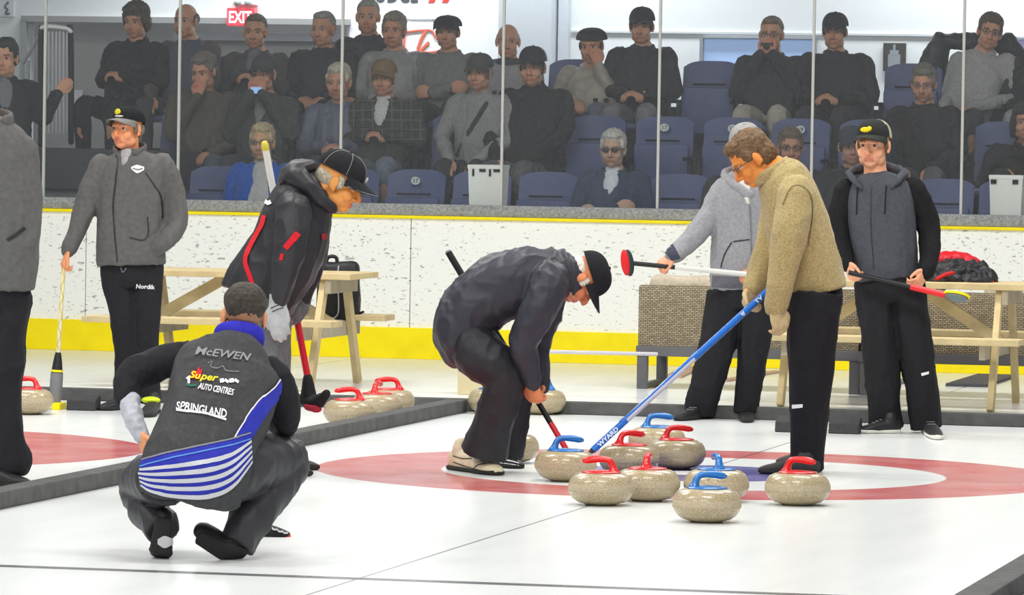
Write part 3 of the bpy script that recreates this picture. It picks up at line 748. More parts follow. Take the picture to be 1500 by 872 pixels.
def sofa(x0, x1, yb, label, cushions):
    a = uvz(G(x0, yb)); b = uvz(PU(x1, yb, a[0])); u0 = a[0] + .03; vA, vB = a[1], b[1]; vm_ = (vA + vB) / 2; w = vB - vA
    t = thing('rattan_sofa', label, 'sofa', W(u0 + .35, vm_, 0))
    solid('back_panel', [sbox(u0 + .05, vm_, .47, (w, .09, .40), .02)], WICK, t, smooth=40)
    for s in (-1, 1): solid('arm_panel', [sbox(u0 + .38, vm_ + s * (w / 2 - .04), .41, (.08, .58, .28), .02)], WICK, t, smooth=40)
    solid('frame_beam', [sbox(u0 + .04, vm_, .245, (w + .02, .07, .065), .004), sbox(u0 + .68, vm_, .245, (w, .06, .065), .004), sbox(u0 + .36, vA + .03, .245, (.06, .62, .065)), sbox(u0 + .36, vB - .03, .245, (.06, .62, .065))], GMET, t)
    for du in (0.04, .68):
        for s in (-1, 1): solid('leg', [sbox(u0 + du, vm_ + s * (w / 2 - .03), .107, (.066, .06, .214), .004)], GMET, t)
    for s in (-1, 1): solid('foot_rail', [sbox(u0 + .36, vm_ + s * (w / 2 - .03), .022, (.05, .6, .03), .003)], GMET, t)
    solid('seat_deck', [sbox(u0 + .4, vm_, .30, (w - .1, .56, .05), .01)], WICK, t)
    for k, (xa, xb, lab) in enumerate(cushions):
        pa = uvz(PU(xa, yb, u0 + .2))[1]; pb_ = uvz(PU(xb, yb, u0 + .2))[1]
        tag(soft('sofa_cushion', [sbox(u0 + .20, (pa + pb_) / 2, .53, (pb_ - pa, .15, .40), .05)], BEIGE, base=W(u0 + .2, (pa + pb_) / 2, .33), voxel=.012, sm=10, wrinkle=(.012, 6, 1), seed=k), lab, 'cushion')
sofa(931, 1256, 570, 'grey-brown rattan sofa seen from behind, left one, behind man in grey hoodie', [(950, 1052, 'beige back cushion rising over the left rattan sofa, left end'), (1056, 1150, 'beige back cushion of the left rattan sofa behind the two standing men')])
sofa(1258, 1600, 580, 'grey-brown rattan sofa seen from behind, right one, behind the picnic table', [(1290, 1380, 'beige back cushion behind the pile of jackets'), (1440, 1482, 'beige cushion at the right of the jacket pile'), (1482, 1560, 'rightmost beige cushion, cut by the edge of the photo')])
CARD = mat('cardboard', (198, 164, 132), .85, .1, nscale=8)
def flat(name, x0, x1, y0, y1, m, label, cat, h=.012, rot=0.0):
    a = G(x0, y1); b = G(x1, y0); ua, va_, _ = uvz(a); ub, vb_, _ = uvz(b); c = W((ua + ub) / 2, (va_ + vb_) / 2, h / 2)
    R = np.array(Matrix.Rotation(rot, 3, 'Z')) @ ROTS
    tag(solid(name, [box(c, (abs(vb_ - va_), abs(ub - ua), h), R, .002)], m, base=c - Vector((0, 0, h / 2))), label, cat)
flat('cardboard_sheet', 955, 1045, 540, 553, CARD, 'tan cardboard sheet lying under the left rattan sofa', 'cardboard', rot=.1)
flat('cardboard_sheet', 1060, 1140, 545, 559, CARD, 'tan cardboard sheet lying flat between the grey-hoodie man\'s legs and tan-fleeced man', 'cardboard', .01, -.06)
flat('floor_mat', 1275, 1345, 556, 572, mat('mat_grey', (140, 138, 140)), 'grey mat lying under the picnic table', 'mat', .02)
flat('floor_mat', 1385, 1490, 553, 566, mat('mat_dark', (82, 80, 82)), 'dark mat under the right rattan sofa', 'mat', .02)

# jackets on the table
jk0 = qR(.30, .10, .765); Yj = jk0.y
def jp(x, y, d=0): return P(x, y, Yj + d)
pile = []
sj = FPX / Yj
for (x, y, rx, rz, d) in ((1392, 404, 40, 17, 0), (1420, 400, 34, 16, .05), (1365, 407, 26, 12, -.05), (1440, 408, 18, 12, -.06), (1400, 392, 26, 12, .1), (1380, 411, 36, 9, -.1), (1430, 413, 24, 8, -.12)):
    pile.append(ellip(jp(x, y, d), (rx / sj, .13, rz / sj)))
jk = tag(soft('piled_jacket', pile, cloth((44, 43, 46), 'nylon'), base=jk0, voxel=.008, sm=3, wrinkle=(.035, 13, 1), seed=8), 'crumpled black jacket with red trim piled on the right picnic table', 'jacket')
solid('red_trim', [tube([jp(1444, 418, -.2), jp(1454, 414, -.16)], .012, n=8)], cloth((196, 24, 34), 'nylon'), jk, smooth=60)
solid('red_trim', [tube([jp(1372, 409, -.23), jp(1386, 402, -.235), jp(1396, 400, -.22)], .012, .01, n=10)], cloth((196, 24, 34), 'nylon'), jk, smooth=60)
tag(soft('piled_jacket', [tube([jp(1352, 396, .12), jp(1368, 386, .14), jp(1395, 382, .16), jp(1420, 385, .16), jp(1436, 392, .14)], [.03, .05, .06, .05, .03], [.08] * 5)], cloth((206, 22, 34), 'nylon'), base=jp(1395, 400, .14), voxel=.008, wrinkle=(.012, 14, 1)), 'red jacket edge showing behind the crumpled black jacket', 'jacket')

# beige box and the broom lying across it
bx = G(692, 579); bw = 46 / (FPX / bx.y)
tag(solid('cardboard_box', [sbox(uvz(bx)[0] + .12, uvz(bx)[1], .125, (bw, .24, .25), .006)], mat('box_beige', (206, 194, 156), .8, .15, nscale=4, namt=.05), base=bx + UV * .12), 'plain beige box standing on the floor behind the bending man', 'box')
def broom_tube(pts, r): return tube(pts, r, n=14, sub=1, cap='flat')
def lerp(a, b, t): return Vector(a) * (1 - t) + Vector(b) * t
a = P(648, 512, bx.y + .05); b = PU(962, 519, uvz(G(931, 570))[0] - .02)
lb = thing('resting_broom', 'white broom handle with black tip lying level across the beige box', 'broom', lerp(a, b, .5))
solid('shaft', [broom_tube([lerp(a, b, .03), b], .0125)], mat('pale_shaft', (214, 210, 216), .4), lb, smooth=60)
solid('end_cap', [broom_tube([a, lerp(a, b, .03)], .013)], BLACKP, lb, smooth=60)
# loose shoe with red slider
sh0 = G(392, 786); Ys = sh0.y
def sp_(x, y, d=0): return P(x, y, Ys + d)
ls = thing('curling_shoe', 'black lace-up shoe with a red slider sole standing behind the crouching man', 'shoe', sh0)
soft('shoe_upper', [tube([sp_(360, 778), sp_(374, 779), sp_(392, 779), sp_(408, 781), sp_(421, 783)], [.036, .038, .030, .022, .012], [.036, .038, .042, .042, .03]), tube([sp_(372, 764), sp_(374, 779)], [.033, .045], [.035, .04]), tube([sp_(366, 785), sp_(418, 785)], [.016, .012], [.042, .038])], RUBBER, ls, voxel=.005)
solid('slider_sole', [tube([sp_(364, 789), sp_(392, 789), sp_(414, 788), sp_(424, 785)], .006, [.04, .044, .042, .02], n=12, sub=3)], mat('slider_red', (236, 52, 26), .35), ls, smooth=60)
solid('laces', [tube([sp_(x, y, -.02), sp_(x + 3, y + 3, -.042), sp_(x + 8, y + 3, -.043)], .0035, n=6) for x, y in ((398, 773), (406, 776), (413, 778))], mat('lace_grey', (190, 192, 194)), ls)
# ================================================================ FIGURES
def frame(fwd, up=(0, 0, 1)):
    f = Vector(fwd).normalized(); u = Vector(up); r = f.cross(u).normalized(); u = r.cross(f)
    return np.array(((r.x, f.x, u.x), (r.y, f.y, u.y), (r.z, f.z, u.z)))      # columns: right, forward, up
def head_parts(H, R, k=1.0, glassy=False, fat=1.0, ears=True):
    """head with brow, nose, lips, chin and ears in head space (x right, y forward, z up; 0 = between the ears at eye height)"""
    q = []
    E_ = lambda c, r, M=None: q.append(ellip(c, r, M))
    E_((0, -.010, .028), (.075 * fat, .097, .088)); E_((0, .030, -.045), (.060 * fat, .058, .072)); E_((0, .052, -.098), (.030, .030, .020))
    for s in (-1, 1):
        E_((s * .036, .052, -.040), (.030 * fat, .030, .032)); E_((s * .045 * fat, .015, -.075), (.022, .036, .030))
        E_((s * .031, .072, -.002), (.0135, .0125, .011)); E_((s * .0125, .094, -.046), (.0095, .011, .009))
        if ears:
            M = np.array(Matrix.Rotation(s * -.35, 3, 'Z')) @ np.array(Matrix.Rotation(-.2, 3, 'X')); E_((s * .080 * fat, -.012, -.010), (.008, .021, .033), M); E_((s * .077 * fat, -.004, -.034), (.009, .010, .012), M)
    q.append(tube([(-.050, .066, .016), (-.026, .084, .021), (0, .088, .018), (.026, .084, .021), (.050, .066, .016)], .0095, .008, ref=(0, 1, 0), n=10))
    q.append(tube([(0, .086, .012), (0, .094, -.010), (0, .106, -.030), (0, .109, -.042)], [.008, .009, .0115, .012], n=10))
    q.append(tube([(-.025, .076, -.073), (-.011, .086, -.070), (0, .087, -.0705), (.011, .086, -.070), (.025, .076, -.073)], .0062, n=8))
    q.append(tube([(-.022, .074, -.080), (0, .085, -.082), (.022, .074, -.080)], .0068, n=8))
    q.append(ellip((0, .074, -.062), (.026, .012, .012)))
    return [((v * k) @ R.T + np.array(tuple(H)), f) for v, f in q]
def neck_part(H, R, N, k=1.0, r=.056):
    a = np.array(tuple(H)) + R @ np.array((0, -.022, -.02)) * k; b = np.array(tuple(H)) + R @ np.array((0, -.022, -.075)) * k
    return tube([a, b, (b + np.array(tuple(N))) / 2, N], [r * .95, r, r, r * 1.25], n=18)
def hand_parts(wr, d, palm, side=1, curl=.5, k=1.0, thumb=.6, spread=.0, fr=.0082):
    """palm, four separate fingers of unequal length, thumb from the side of the palm. side=+1: thumb at cross(d,palm)"""
    wr = Vector(wr); d = Vector(d).normalized(); p = Vector(palm); p = (p - d * p.dot(d)).normalized(); t = d.cross(p).normalized() * side
    q = []
    q.append(tube([wr - d * .035 * k, wr, wr + d * .035 * k, wr + d * .075 * k, wr + d * .092 * k], [.026 * k, .028 * k, .037 * k, .041 * k, .037 * k], [.022 * k, .020 * k, .017 * k, .014 * k, .010 * k], ref=p, n=18, sup=2.6))
    for i, (o, L) in enumerate(((.0315, .072), (.0105, .080), (-.0105, .075), (-.031, .058))):
        c = wr + d * (.088 - .004 * abs(i - 1)) * k + t * o * k; pts = [c - d * .012 * k, c]; ang = curl * .8
        dd = (d + t * spread * o * 18).normalized()
        for fr_, m in ((.44, .8), (.31, 1.0), (.25, .8)):
            v = dd * math.cos(ang) + p * math.sin(ang); c = c + v * L * fr_ * k; pts.append(c); ang += curl * m
        q.append(tube(pts, [fr * k, fr * 1.05 * k, fr * k, fr * .92 * k, fr * .75 * k], ref=t, n=10, sub=3))
    b = wr + d * .018 * k + t * .026 * k
    m1 = b + (d * .75 + t * .62 + p * .25 * thumb).normalized() * .040 * k; m2 = m1 + (d * .9 + t * (.35 - .5 * thumb) + p * .6 * thumb).normalized() * .032 * k; m3 = m2 + (d * .9 - t * .2 * thumb + p * .6 * thumb).normalized() * .024 * k
    q.append(tube([b - d * .012 * k, b, m1, m2, m3], [.012 * k, .0135 * k, .0115 * k, .0098 * k, .0075 * k], ref=p, n=10, sub=3))
    return q
def paint(me, H, R, k, skin, brow, stub=None, lips=(176, 92, 82), eyes=True, hair_under=None):
    V = (getv(me) - np.array(tuple(H))) @ R / k
    C = np.tile(np.array(lin(skin)), (len(V), 1)); x, y, z = np.abs(V[:, 0]), V[:, 1], V[:, 2]
    def mixin(mask, c, a=1.0): C[mask] = C[mask] * (1 - a) + np.array(lin(c)) * a
    inhead = (np.abs(V) < .2).all(1)
    if stub: mixin(inhead & (y > .02) & (z < -.055) & (z > -.13), stub, .2)
    mixin(inhead & (y > .055) & (x < .025) & (z < -.065) & (z > -.086), lips, .7)
    mixin(inhead & (y > .05) & (x > .012) & (x < .050) & (z > .013) & (z < .025), brow, .75)
    mixin(inhead & (y > .095) & (z < -.03), (206, 112, 92), .35)
    if eyes:
        mixin(inhead & (y > .06) & (np.abs(x - .031) < .0145) & (np.abs(z + .002) < .0075), (196, 176, 168), .8)
        mixin(inhead & (y > .06) & (np.abs(x - .031) < .0072) & (np.abs(z + .002) < .0075), (40, 32, 30), .95)
    if hair_under: mixin(inhead & (z > -.062) & (y < .012) & (x < .074), hair_under, .6)
    ca = me.color_attributes.new('Col', 'FLOAT_COLOR', 'POINT'); ca.data.foreach_set('color', C.astype(np.float32).ravel())
def add_hair(par, H, R, k, colr, style='short', voxel=.006, seed=0):
    q = []
    E_ = lambda c, r: q.append(ellip(c, r))
    if style == 'short':
        E_((0, -.026, .044), (.081, .092, .083)); E_((0, -.052, .0), (.076, .066, .07)); E_((0, .03, .088), (.058, .05, .033))
    elif style == 'full':
        E_((0, -.022, .050), (.085, .098, .086)); E_((0, -.052, -.005), (.079, .070, .075)); E_((0, .034, .088), (.066, .052, .036))
        for s in (-1, 1): E_((s * .072, .018, .028), (.012, .024, .034))
    elif style == 'curly':
        E_((0, -.022, .050), (.094, .104, .090)); E_((0, -.055, -.02), (.090, .074, .08)); E_((0, .045, .084), (.078, .055, .04))
        for s in (-1, 1): E_((s * .078, .006, .015), (.018, .034, .05))
    elif style == 'bob':
        E_((0, -.024, .048), (.090, .102, .088)); E_((0, -.055, -.05), (.088, .07, .095))
        for s in (-1, 1): E_((s * .080, .0, -.03), (.022, .05, .085))
        E_((0, .045, .080), (.075, .05, .038))
    elif style == 'fade':       # clipped short at back and sides
        E_((0, -.020, .056), (.080, .094, .070)); E_((0, -.045, .035), (.077, .066, .060))
    elif style == 'fringe':      # balding: sides and back only
        E_((0, -.058, .010), (.074, .060, .062))
        for s in (-1, 1): E_((s * .068, -.03, .012), (.015, .05, .04))
    elif style == 'undercap':
        E_((0, -.050, -.004), (.078, .066, .058))
        for s in (-1, 1): E_((s * .072, .012, .0), (.010, .022, .030))
    q = [((v * k) @ R.T + np.array(tuple(H)), f) for v, f in q]
    amp = {'curly': .016, 'full': .010, 'bob': .008}.get(style, .005)
    m = mat('hair_%d_%d_%d' % colr, colr, .7, .3, nscale=70, namt=.35, bump=.5, bscale=120)
    return soft('hair', q, m, par, voxel=voxel, sm=3, wrinkle=(amp, 38, .6), seed=seed)
def add_cap(par, H, R, k, crown, brim, back=None, style='ball', logo=None, tilt=-.10, stripe=None, label=None):
    """baseball cap, flat cap, beret or toque in head space"""
    Rt = R @ np.array(Matrix.Rotation(tilt, 3, 'X'))
    tw = lambda v: (np.asarray(v) * k) @ Rt.T + np.array(tuple(H))
    n, m_ = 32, 10
    ax, ay, az, z0 = .0865, .1075, .090, .037
    cy = -.012
    if style == 'flat': az, ax, ay = .070, .096, .120; cy = .004
    if style == 'toque': az, z0 = .112, .012
    if style == 'beret': ax, ay, az, cy = .105, .112, .075, -.02
    v = []; f = []
    for o, sc in ((0, 1.0), (1, .955)):
        for i in range(m_):
            th = (math.pi / 2) * i / m_
            for j in range(n):
                a = 2 * math.pi * j / n; c_ = math.cos(th) ** .72
                v.append((ax * sc * c_ * math.cos(a), cy + ay * sc * c_ * math.sin(a), z0 + az * sc * math.sin(th) - (.004 if o == 0 else 0) * 0))
        v.append((0, cy, z0 + az * sc))
    S = m_ * n + 1
    for o in (0, 1):
        for i in range(m_ - 1):
            for j in range(n):
                q = (o * S + i * n + j, o * S + i * n + (j + 1) % n, o * S + (i + 1) * n + (j + 1) % n, o * S + (i + 1) * n + j); f.append(q if o == 0 else q[::-1])
        for j in range(n):
            q = (o * S + (m_ - 1) * n + j, o * S + (m_ - 1) * n + (j + 1) % n, o * S + m_ * n); f.append(q if o == 0 else q[::-1])
    for j in range(n): f.append((j, S + j, S + (j + 1) % n, (j + 1) % n))
    cp = solid('cap', [(tw(v), f)], cloth(crown, 'knit'), par, smooth=50)
    if back: cp.data.materials.append(cloth(back, 'knit'))
    if back:
        for pl in cp.data.polygons:
            c = (np.array(tuple(pl.center)) + np.array(tuple(base_of(par))) - np.array(tuple(H))) @ Rt / k
            if c[1] < .012: pl.material_index = 1
    if style in ('ball', 'flat'):
        L = .075 if style == 'ball' else .035
        bv = []; bf = []; nu, nv = 16, 6
        for o in (0, 1):
            for j in range(nv + 1):
                for i in range(nu + 1):
                    a = math.pi * (.13 + .74 * i / nu); t = j / nv
                    x = ax * 1.0 * math.cos(a); y0 = cy + ay * .985 * math.sin(a)
                    y = y0 + L * t * math.sin(math.pi * i / nu) ** .55
                    z = z0 + .006 - .020 * t - .024 * (x / ax) ** 2 * (.25 + .75 * t) - o * .0045
                    bv.append((x * (1 + .02 * t), y, z))
        T = (nu + 1) * (nv + 1)
        for o in (0, 1):
            for j in range(nv):
                for i in range(nu):
                    q = (o * T + j * (nu + 1) + i, o * T + j * (nu + 1) + i + 1, o * T + (j + 1) * (nu + 1) + i + 1, o * T + (j + 1) * (nu + 1) + i); bf.append(q if o == 0 else q[::-1])
        rim = [j * (nu + 1) for j in range(nv + 1)] + [nv * (nu + 1) + i for i in range(1, nu + 1)] + [j * (nu + 1) + nu for j in range(nv - 1, -1, -1)] + [i for i in range(nu - 1, 0, -1)]
        for a, b in zip(rim, rim[1:] + rim[:1]): bf.append((a, b, T + b, T + a))
        solid('brim', [(tw(bv), bf)], cloth(brim, 'knit'), cp, smooth=40)
        solid('button', [(tw(ellip((0, cy, z0 + az), (.008, .008, .005))[0]), ellip((0, 0, 0), (1, 1, 1))[1])], cloth(crown, 'knit'), cp, smooth=60)
    if style == 'toque':
        solid('cuff', [(tw(tube([(ax * 1.02 * math.cos(a), cy + ay * 1.02 * math.sin(a), z0 + .02) for a in np.linspace(0, 2 * math.pi, 25)], .007, .022, ref=(0, 0, 1), n=10, sub=1)[0]), tube([(math.cos(a), math.sin(a), 0) for a in np.linspace(0, 2 * math.pi, 25)], .007, .022, ref=(0, 0, 1), n=10, sub=1)[1])], cloth(brim, 'knit'), cp, smooth=60)
    if logo:
        for (lx, lz, lr, lc) in logo:
            yy = cy + ay * math.sqrt(max(0, 1 - (lx / ax) ** 2)) * (1 - ((lz - z0) / az) ** 2) ** .36
            c = tw([(lx, yy + .002, lz)])[0]
            solid('cap_badge', [ellip(c, (lr[0] * k, .005 * k, lr[1] * k), Rt)], mat('badge_%d_%d_%d' % lc, lc, .6), cp, smooth=60)
    if stripe:     # pale stitching along the seams
        q = []
        for a in np.linspace(0, math.pi, 4)[:-1] + .3:
            q.append(tube([(ax * 1.01 * math.cos(th) ** .72 * math.cos(a + o), cy + ay * 1.01 * math.cos(th) ** .72 * math.sin(a + o), z0 + az * 1.01 * math.sin(th)) for o, th in [(0, t) for t in np.linspace(.05, 1.5, 10)] + [(math.pi, t) for t in np.linspace(1.5, .05, 10)]], .0011, n=6, sub=1))
        q.append(tube([(ax * math.cos(a), cy + ay * .985 * math.sin(a) + .075 * math.sin((a / math.pi - .13) / .74 * math.pi) ** .55, z0 + .006 - .020 - .024 * math.cos(a) ** 2) for a in np.linspace(math.pi * .14, math.pi * .86, 20)], .0014, n=6, sub=1))
        solid('stitching', [(tw(v), f) for v, f in q], mat('thread_%d_%d_%d' % stripe, stripe, .8), cp, smooth=60)
    return cp
def add_glasses(par, H, R, k, colr=(50, 48, 50), dark=False):
    tw = lambda v: (np.asarray(v) * k) @ R.T + np.array(tuple(H)); q = []
    for s in (-1, 1):
        q.append(tube([(s * .031 + .021 * math.cos(a), .098 - .006 * abs(math.cos(a)), -.002 + .016 * math.sin(a)) for a in np.linspace(0, 2 * math.pi, 15)], .0022, n=6, sub=1))
        q.append(tube([(s * .052, .092, .002), (s * .078, .05, .003), (s * .083, -.01, .002)], .002, n=6, sub=2))
    q.append(tube([(-.010, .099, .002), (0, .1035, .004), (.010, .099, .002)], .002, n=6, sub=2))
    g = solid('glasses', [(tw(v), f) for v, f in q], mat('specs_%d_%d_%d' % colr, colr, .35, .5), par, smooth=60)
    if dark:
        for s in (-1, 1):
            v, f = ellip((s * .031, .0965, -.002), (.021, .003, .016)); solid('lens', [(tw(v), f)], mat('smoke_lens', (66, 44, 52), .15, .6), g, smooth=60)
    return g
def limb(pts, ra, rb=None, **k): return tube(pts, ra, rb, **k)
def ring_collar(c, R, rx, ry, h, thick, gap=.5, lift_back=.02, m=None, name='collar', par=None, voxel=.006):
    """stand-up collar around the neck; R columns: right, forward, up"""
    pts = []
    for a in np.linspace(math.pi / 2 + gap, math.pi / 2 + 2 * math.pi - gap, 22):
        pts.append(np.array(tuple(c)) + R @ np.array((rx * math.cos(a), ry * math.sin(a), lift_back * -math.sin(a))))
    up = R[:, 2]
    return soft(name, [tube(pts, thick, h, ref=up, n=12, sub=1)], m, par, voxel=voxel, sm=3)
class Fig:
    """a player on the ice, posed from joints measured at the depth he stands at"""
    def __init__(s, foot, label, base=None):
        s.Y = G(*foot).y; s.base = Vector(base) if base is not None else G(*foot); s.label = label; s.k = s.Y / FPX
    def p(s, x, y, d=0.0): return P(x, y, s.Y + d)
    def r(s, px): return px * s.k
    def chain(s, L, ratio=1.0, **k):
        """L: (x, y, depth, radius px[, depth radius m])"""
        pts = [s.p(q[0], q[1], q[2]) for q in L]; ra = [s.r(q[3]) for q in L]; rb = [q[4] if len(q) > 4 else s.r(q[3]) * ratio for q in L]
        return tube(pts, ra, rb, **k)
    def body(s, H, fwd, up, flesh, skin=(224, 150, 104), brow=(110, 90, 76), hk=1.0, voxel=.005, neck_to=None, neckr=.056, fat=1.0, **pk):
        R = frame(fwd, up); s.H, s.R, s.hk = Vector(H), R, hk
        q = head_parts(H, R, hk, fat=fat)
        if neck_to is not None: q.append(neck_part(H, R, neck_to, hk, neckr))
        me = remesh(q + flesh, voxel, 2); paint(me, H, R, hk, skin, brow, **pk); smoothen(me)
        o = put('person', me, SKIN, base=s.base); tag(o, s.label, 'person'); s.o = o; return o
    def garment(s, name, parts, m, voxel=.009, sm=5, wr=(.010, 11, .55), seed=0, par=None): return soft(name, parts, m, par or s.o, voxel=voxel, sm=sm, wrinkle=wr, seed=seed)
def shoe_parts(heel, toe, up=(0, 0, 1), h=.075, w=.044, ank=None):
    """upper and sole between heel and toe points that lie on the ground"""
    a, b = Vector(heel), Vector(toe); d = (b - a); L = d.length; d.normalize(); u = Vector(up); u = (u - d * u.dot(d)).normalized(); sd = d.cross(u)
    f = lambda t, z: a + d * (L * t) + u * z
    upper = [tube([f(.06, h * .52), f(.2, h * .55), f(.45, h * .50), f(.7, h * .36), f(.9, h * .27), f(.99, h * .23)], [w * .72, w * .86, w * .9, w * 1.04, w * .86, w * .5], [h * .46, h * .5, h * .44, h * .32, h * .24, h * .18], ref=tuple(u), n=18, sup=2.4)]
    upper.append(tube([f(.2, h * .5), f(.2, h * 1.15)], [w * .9, w * .86], ref=tuple(d), n=14))
    sole = [tube([f(.01, .012), f(.2, .012), f(.5, .012), f(.72, .012), f(.95, .013), f(1.0, .015)], [w * .7, w * .88, w * .82, w * 1.1, w * .82, w * .4], .013, ref=tuple(u), n=16, sup=3)]
    return upper, sole
def add_shoes(par, pairs, mu, ms, laces=None, h=.075, w=.044):
    for hl, to in pairs:
        up, so = shoe_parts(hl, to, h=h, w=w); sh = soft('shoe', up, mu, par, voxel=.006, sm=3)
        solid('sole', so, ms, sh, smooth=50)
        if laces:
            a, b = Vector(hl), Vector(to); d = (b - a).normalized(); sd = d.cross(Vector((0, 0, 1)))
            q = [tube([a + (b - a) * t + Vector((0, 0, h * z)) + sd * (w * .5 * k) for k in (-1, 0, 1)], .003, n=6, sub=2) for t, z in ((.45, 1.0), (.53, .9), (.61, .78))]
            solid('laces', q, laces, sh, smooth=60)
def cyl_bar(a, b, r, n=14): return tube([Vector(a), Vector(b)], r, n=n, sub=1, cap='flat')
# ================================================================ PLAYERS
BLACKT = cloth((36, 36, 40), 'cloth'); GREYJ = cloth((94, 93, 92), 'cloth'); BLKN = cloth((40, 40, 45), 'nylon')
SOLEK = mat('sole_dark', (44, 44, 44), .8); SOLEW = mat('sole_white', (222, 220, 210), .7); SHOEK = mat('shoe_black', (34, 34, 36), .5, .4)
ZIP = mat('zip_dark', (38, 38, 42), .5, .4)
def mark(name, f, target, V, F, m, off=.005, par=None): return drape(name, target, V, F, m, par or target, off)
INKW = mat('print_white', (236, 236, 236), .7); INKG = mat('print_grey', (132, 132, 134), .7); INKY = mat('print_yellow', (246, 226, 30), .7); INKR = mat('print_red', (206, 26, 40), .7)
INKB = mat('print_blue', (44, 50, 168), .75, nscale=40, namt=.08)

# ---- man in grey jacket at the left, leaning on a delivery broom
f = Fig((190, 600), 'man in grey zip jacket and cap at left, hand in pocket, holding upright broom')
torso = [(192, 225, .04, 15, .07), (192, 236, .02, 40, .11), (193, 258, 0, 50, .135), (192, 310, 0, 50, .145), (191, 350, 0, 50, .15), (192, 388, 0, 50, .15)]
aL = [(148, 243, 0, 17), (133, 282, -.02, 18), (119, 322, -.04, 15), (101, 366, -.08, 12)]
aR = [(238, 243, 0, 19), (254, 284, .03, 18), (258, 326, .0, 17), (245, 350, -.09, 14), (230, 360, -.10, 13), (220, 366, -.05, 10)]
lL = [(172, 392, 0, 25), (180, 450, -.01, 23), (187, 520, 0, 19), (182, 594, .04, 19)]
lR = [(213, 392, 0, 25), (214, 450, -.01, 22), (214, 520, 0, 18), (218, 588, .04, 19)]
thin = lambda L, q=.55: [(a, b, c, d * q) + ((e[0] * q,) if e else ()) for a, b, c, d, *e in L]
hd = hand_parts(f.p(100, 368, -.085), f.p(93, 386, -.10) - f.p(100, 368, -.085), (1, .25, 0), 1, 1.15, .98)
hd += hand_parts(f.p(224, 356, -.06), (-.5, .1, -.8), (0, 1, 0), 1, .4, .9)
f.body(f.p(186, 188, -.01), (-.52, -.85, .02), (0, 0, 1), [f.chain(thin(torso)), f.chain(thin(aL)), f.chain(thin(aR)), f.chain(thin(lL[:-1])), f.chain(thin(lR[:-1]))] + hd, skin=(226, 150, 104), brow=(140, 110, 84), neck_to=f.p(191, 232, .02), hair_under=None, stub=(190, 140, 120))
add_hair(f.o, f.H, f.R, 1, (120, 108, 98), 'undercap')
add_cap(f.o, f.H, f.R, 1.03, (34, 36, 38), (120, 116, 112), tilt=.14, logo=[(.012, .078, (.020, .018), (214, 200, 36)), (-.006, .052, (.03, .006), (196, 198, 190))])
jk = f.garment('jacket', [f.chain(torso, sup=2.4, cap='flat', n=30), f.chain(aL, n=18), f.chain(aR, n=18)], GREYJ, seed=1)
ring_collar(f.p(190, 219, .0), np.eye(3) @ frame((-.3, -.95, 0)), .092, .085, .026, .010, .62, .024, GREYJ, 'collar', f.o)
f.garment('trousers', [f.chain([(193, 372, 0, 46, .12), (193, 400, 0, 46, .125), (193, 420, 0, 42, .11)], cap='flat', n=28), f.chain(lL, cap='flat'), f.chain(lR, cap='flat')], BLACKT, seed=2, wr=(.012, 9, .5))
soft('shirt', [tube([f.p(187, 224, -.045), f.p(185, 232, -.075), f.p(181, 241, -.105)], [.045, .036, .015], .03)], cloth((160, 158, 158)), f.o, voxel=.006)
drape('zip', jk, *line2([(158, 214), (172, 232), (170, 262), (166, 300), (168, 340), (172, 384)], 2.2, 40), ZIP, jk, .004)
drape('pocket_zip', jk, *line2([(216, 318), (217, 340), (210, 352), (190, 348)], 1.8, 20), ZIP, jk, .004)
drape('seam', jk, *line2([(213, 253), (226, 272), (236, 290), (238, 320)], 1.8, 20), ZIP, jk, .004)
bv = bvh_of(jk)
drape('chest_badge', jk, *strip([(192, 245), (201, 242), (211, 245)], [(192, 248), (201, 254), (211, 249)], 14, 4), INKW, jk, .005)
drape('chest_badge', jk, *line2([(194, 247), (202, 249), (209, 247)], 2.0, 8), INKG, jk, .007)
tr = [o for o in f.o.children if o.name.startswith('trousers')][0]
drape('trouser_lettering', tr, *text2('Nordik', 213, 420, 27, 6.5, .06, bold=.02), INKW, tr, .004)
drape('trouser_mark', tr, *line2([(177, 392), (180, 399), (185, 393)], 1.2, 6), INKG, tr, .004)
g0 = lambda x, y: G(x, y)
add_shoes(f.o, [(g0(190, 600), g0(148, 602)), (g0(228, 604), g0(214, 612))], SHOEK, SOLEK)
sh = [o for o in f.o.children if o.name.startswith('shoe')][-1]
solid('shoe_cover', [ellip(g0(221, 606) + Vector((0, -.02, .078)), (.055, .07, .02))], mat('lime_cover', (206, 226, 40), .6), sh, smooth=60)
a, b = f.p(94, 380, -.10), f.p(80, 600, -.10)
kb = thing('delivery_broom', 'white and yellow shafted broom with dark grey sleeve held upright by man in grey jacket', 'broom', G(80, 601))
solid('shaft', [cyl_bar(lerp(a, b, -.01), lerp(a, b, .64), .0125)], mat('cream_shaft', (226, 220, 186), .45), kb, smooth=60)
solid('shaft_stripe', [tube([lerp(a, b, t) + Vector((.008 * math.cos(t * 50), -.0095, 0)) for t in np.linspace(.02, .6, 24)], .004, n=6, sub=1)], mat('stripe_gold', (210, 180, 60), .5), kb, smooth=60)
solid('socket', [tube([lerp(a, b, .62), lerp(a, b, .68), lerp(a, b, .76)], [.016, .026, .034], n=18, sub=2, cap='flat')], SHOEK, kb, smooth=50)
solid('sleeve', [tube([lerp(a, b, .755), lerp(a, b, .85), lerp(a, b, .99)], [.036, .037, .030], n=18, sub=2, cap='flat')], mat('sleeve_grey', (128, 128, 132), .7), kb, smooth=50)
solid('band', [tube([lerp(a, b, .735), lerp(a, b, .75)], [.0345, .0365], n=18, sub=1, cap='flat')], INKY, kb, smooth=50)

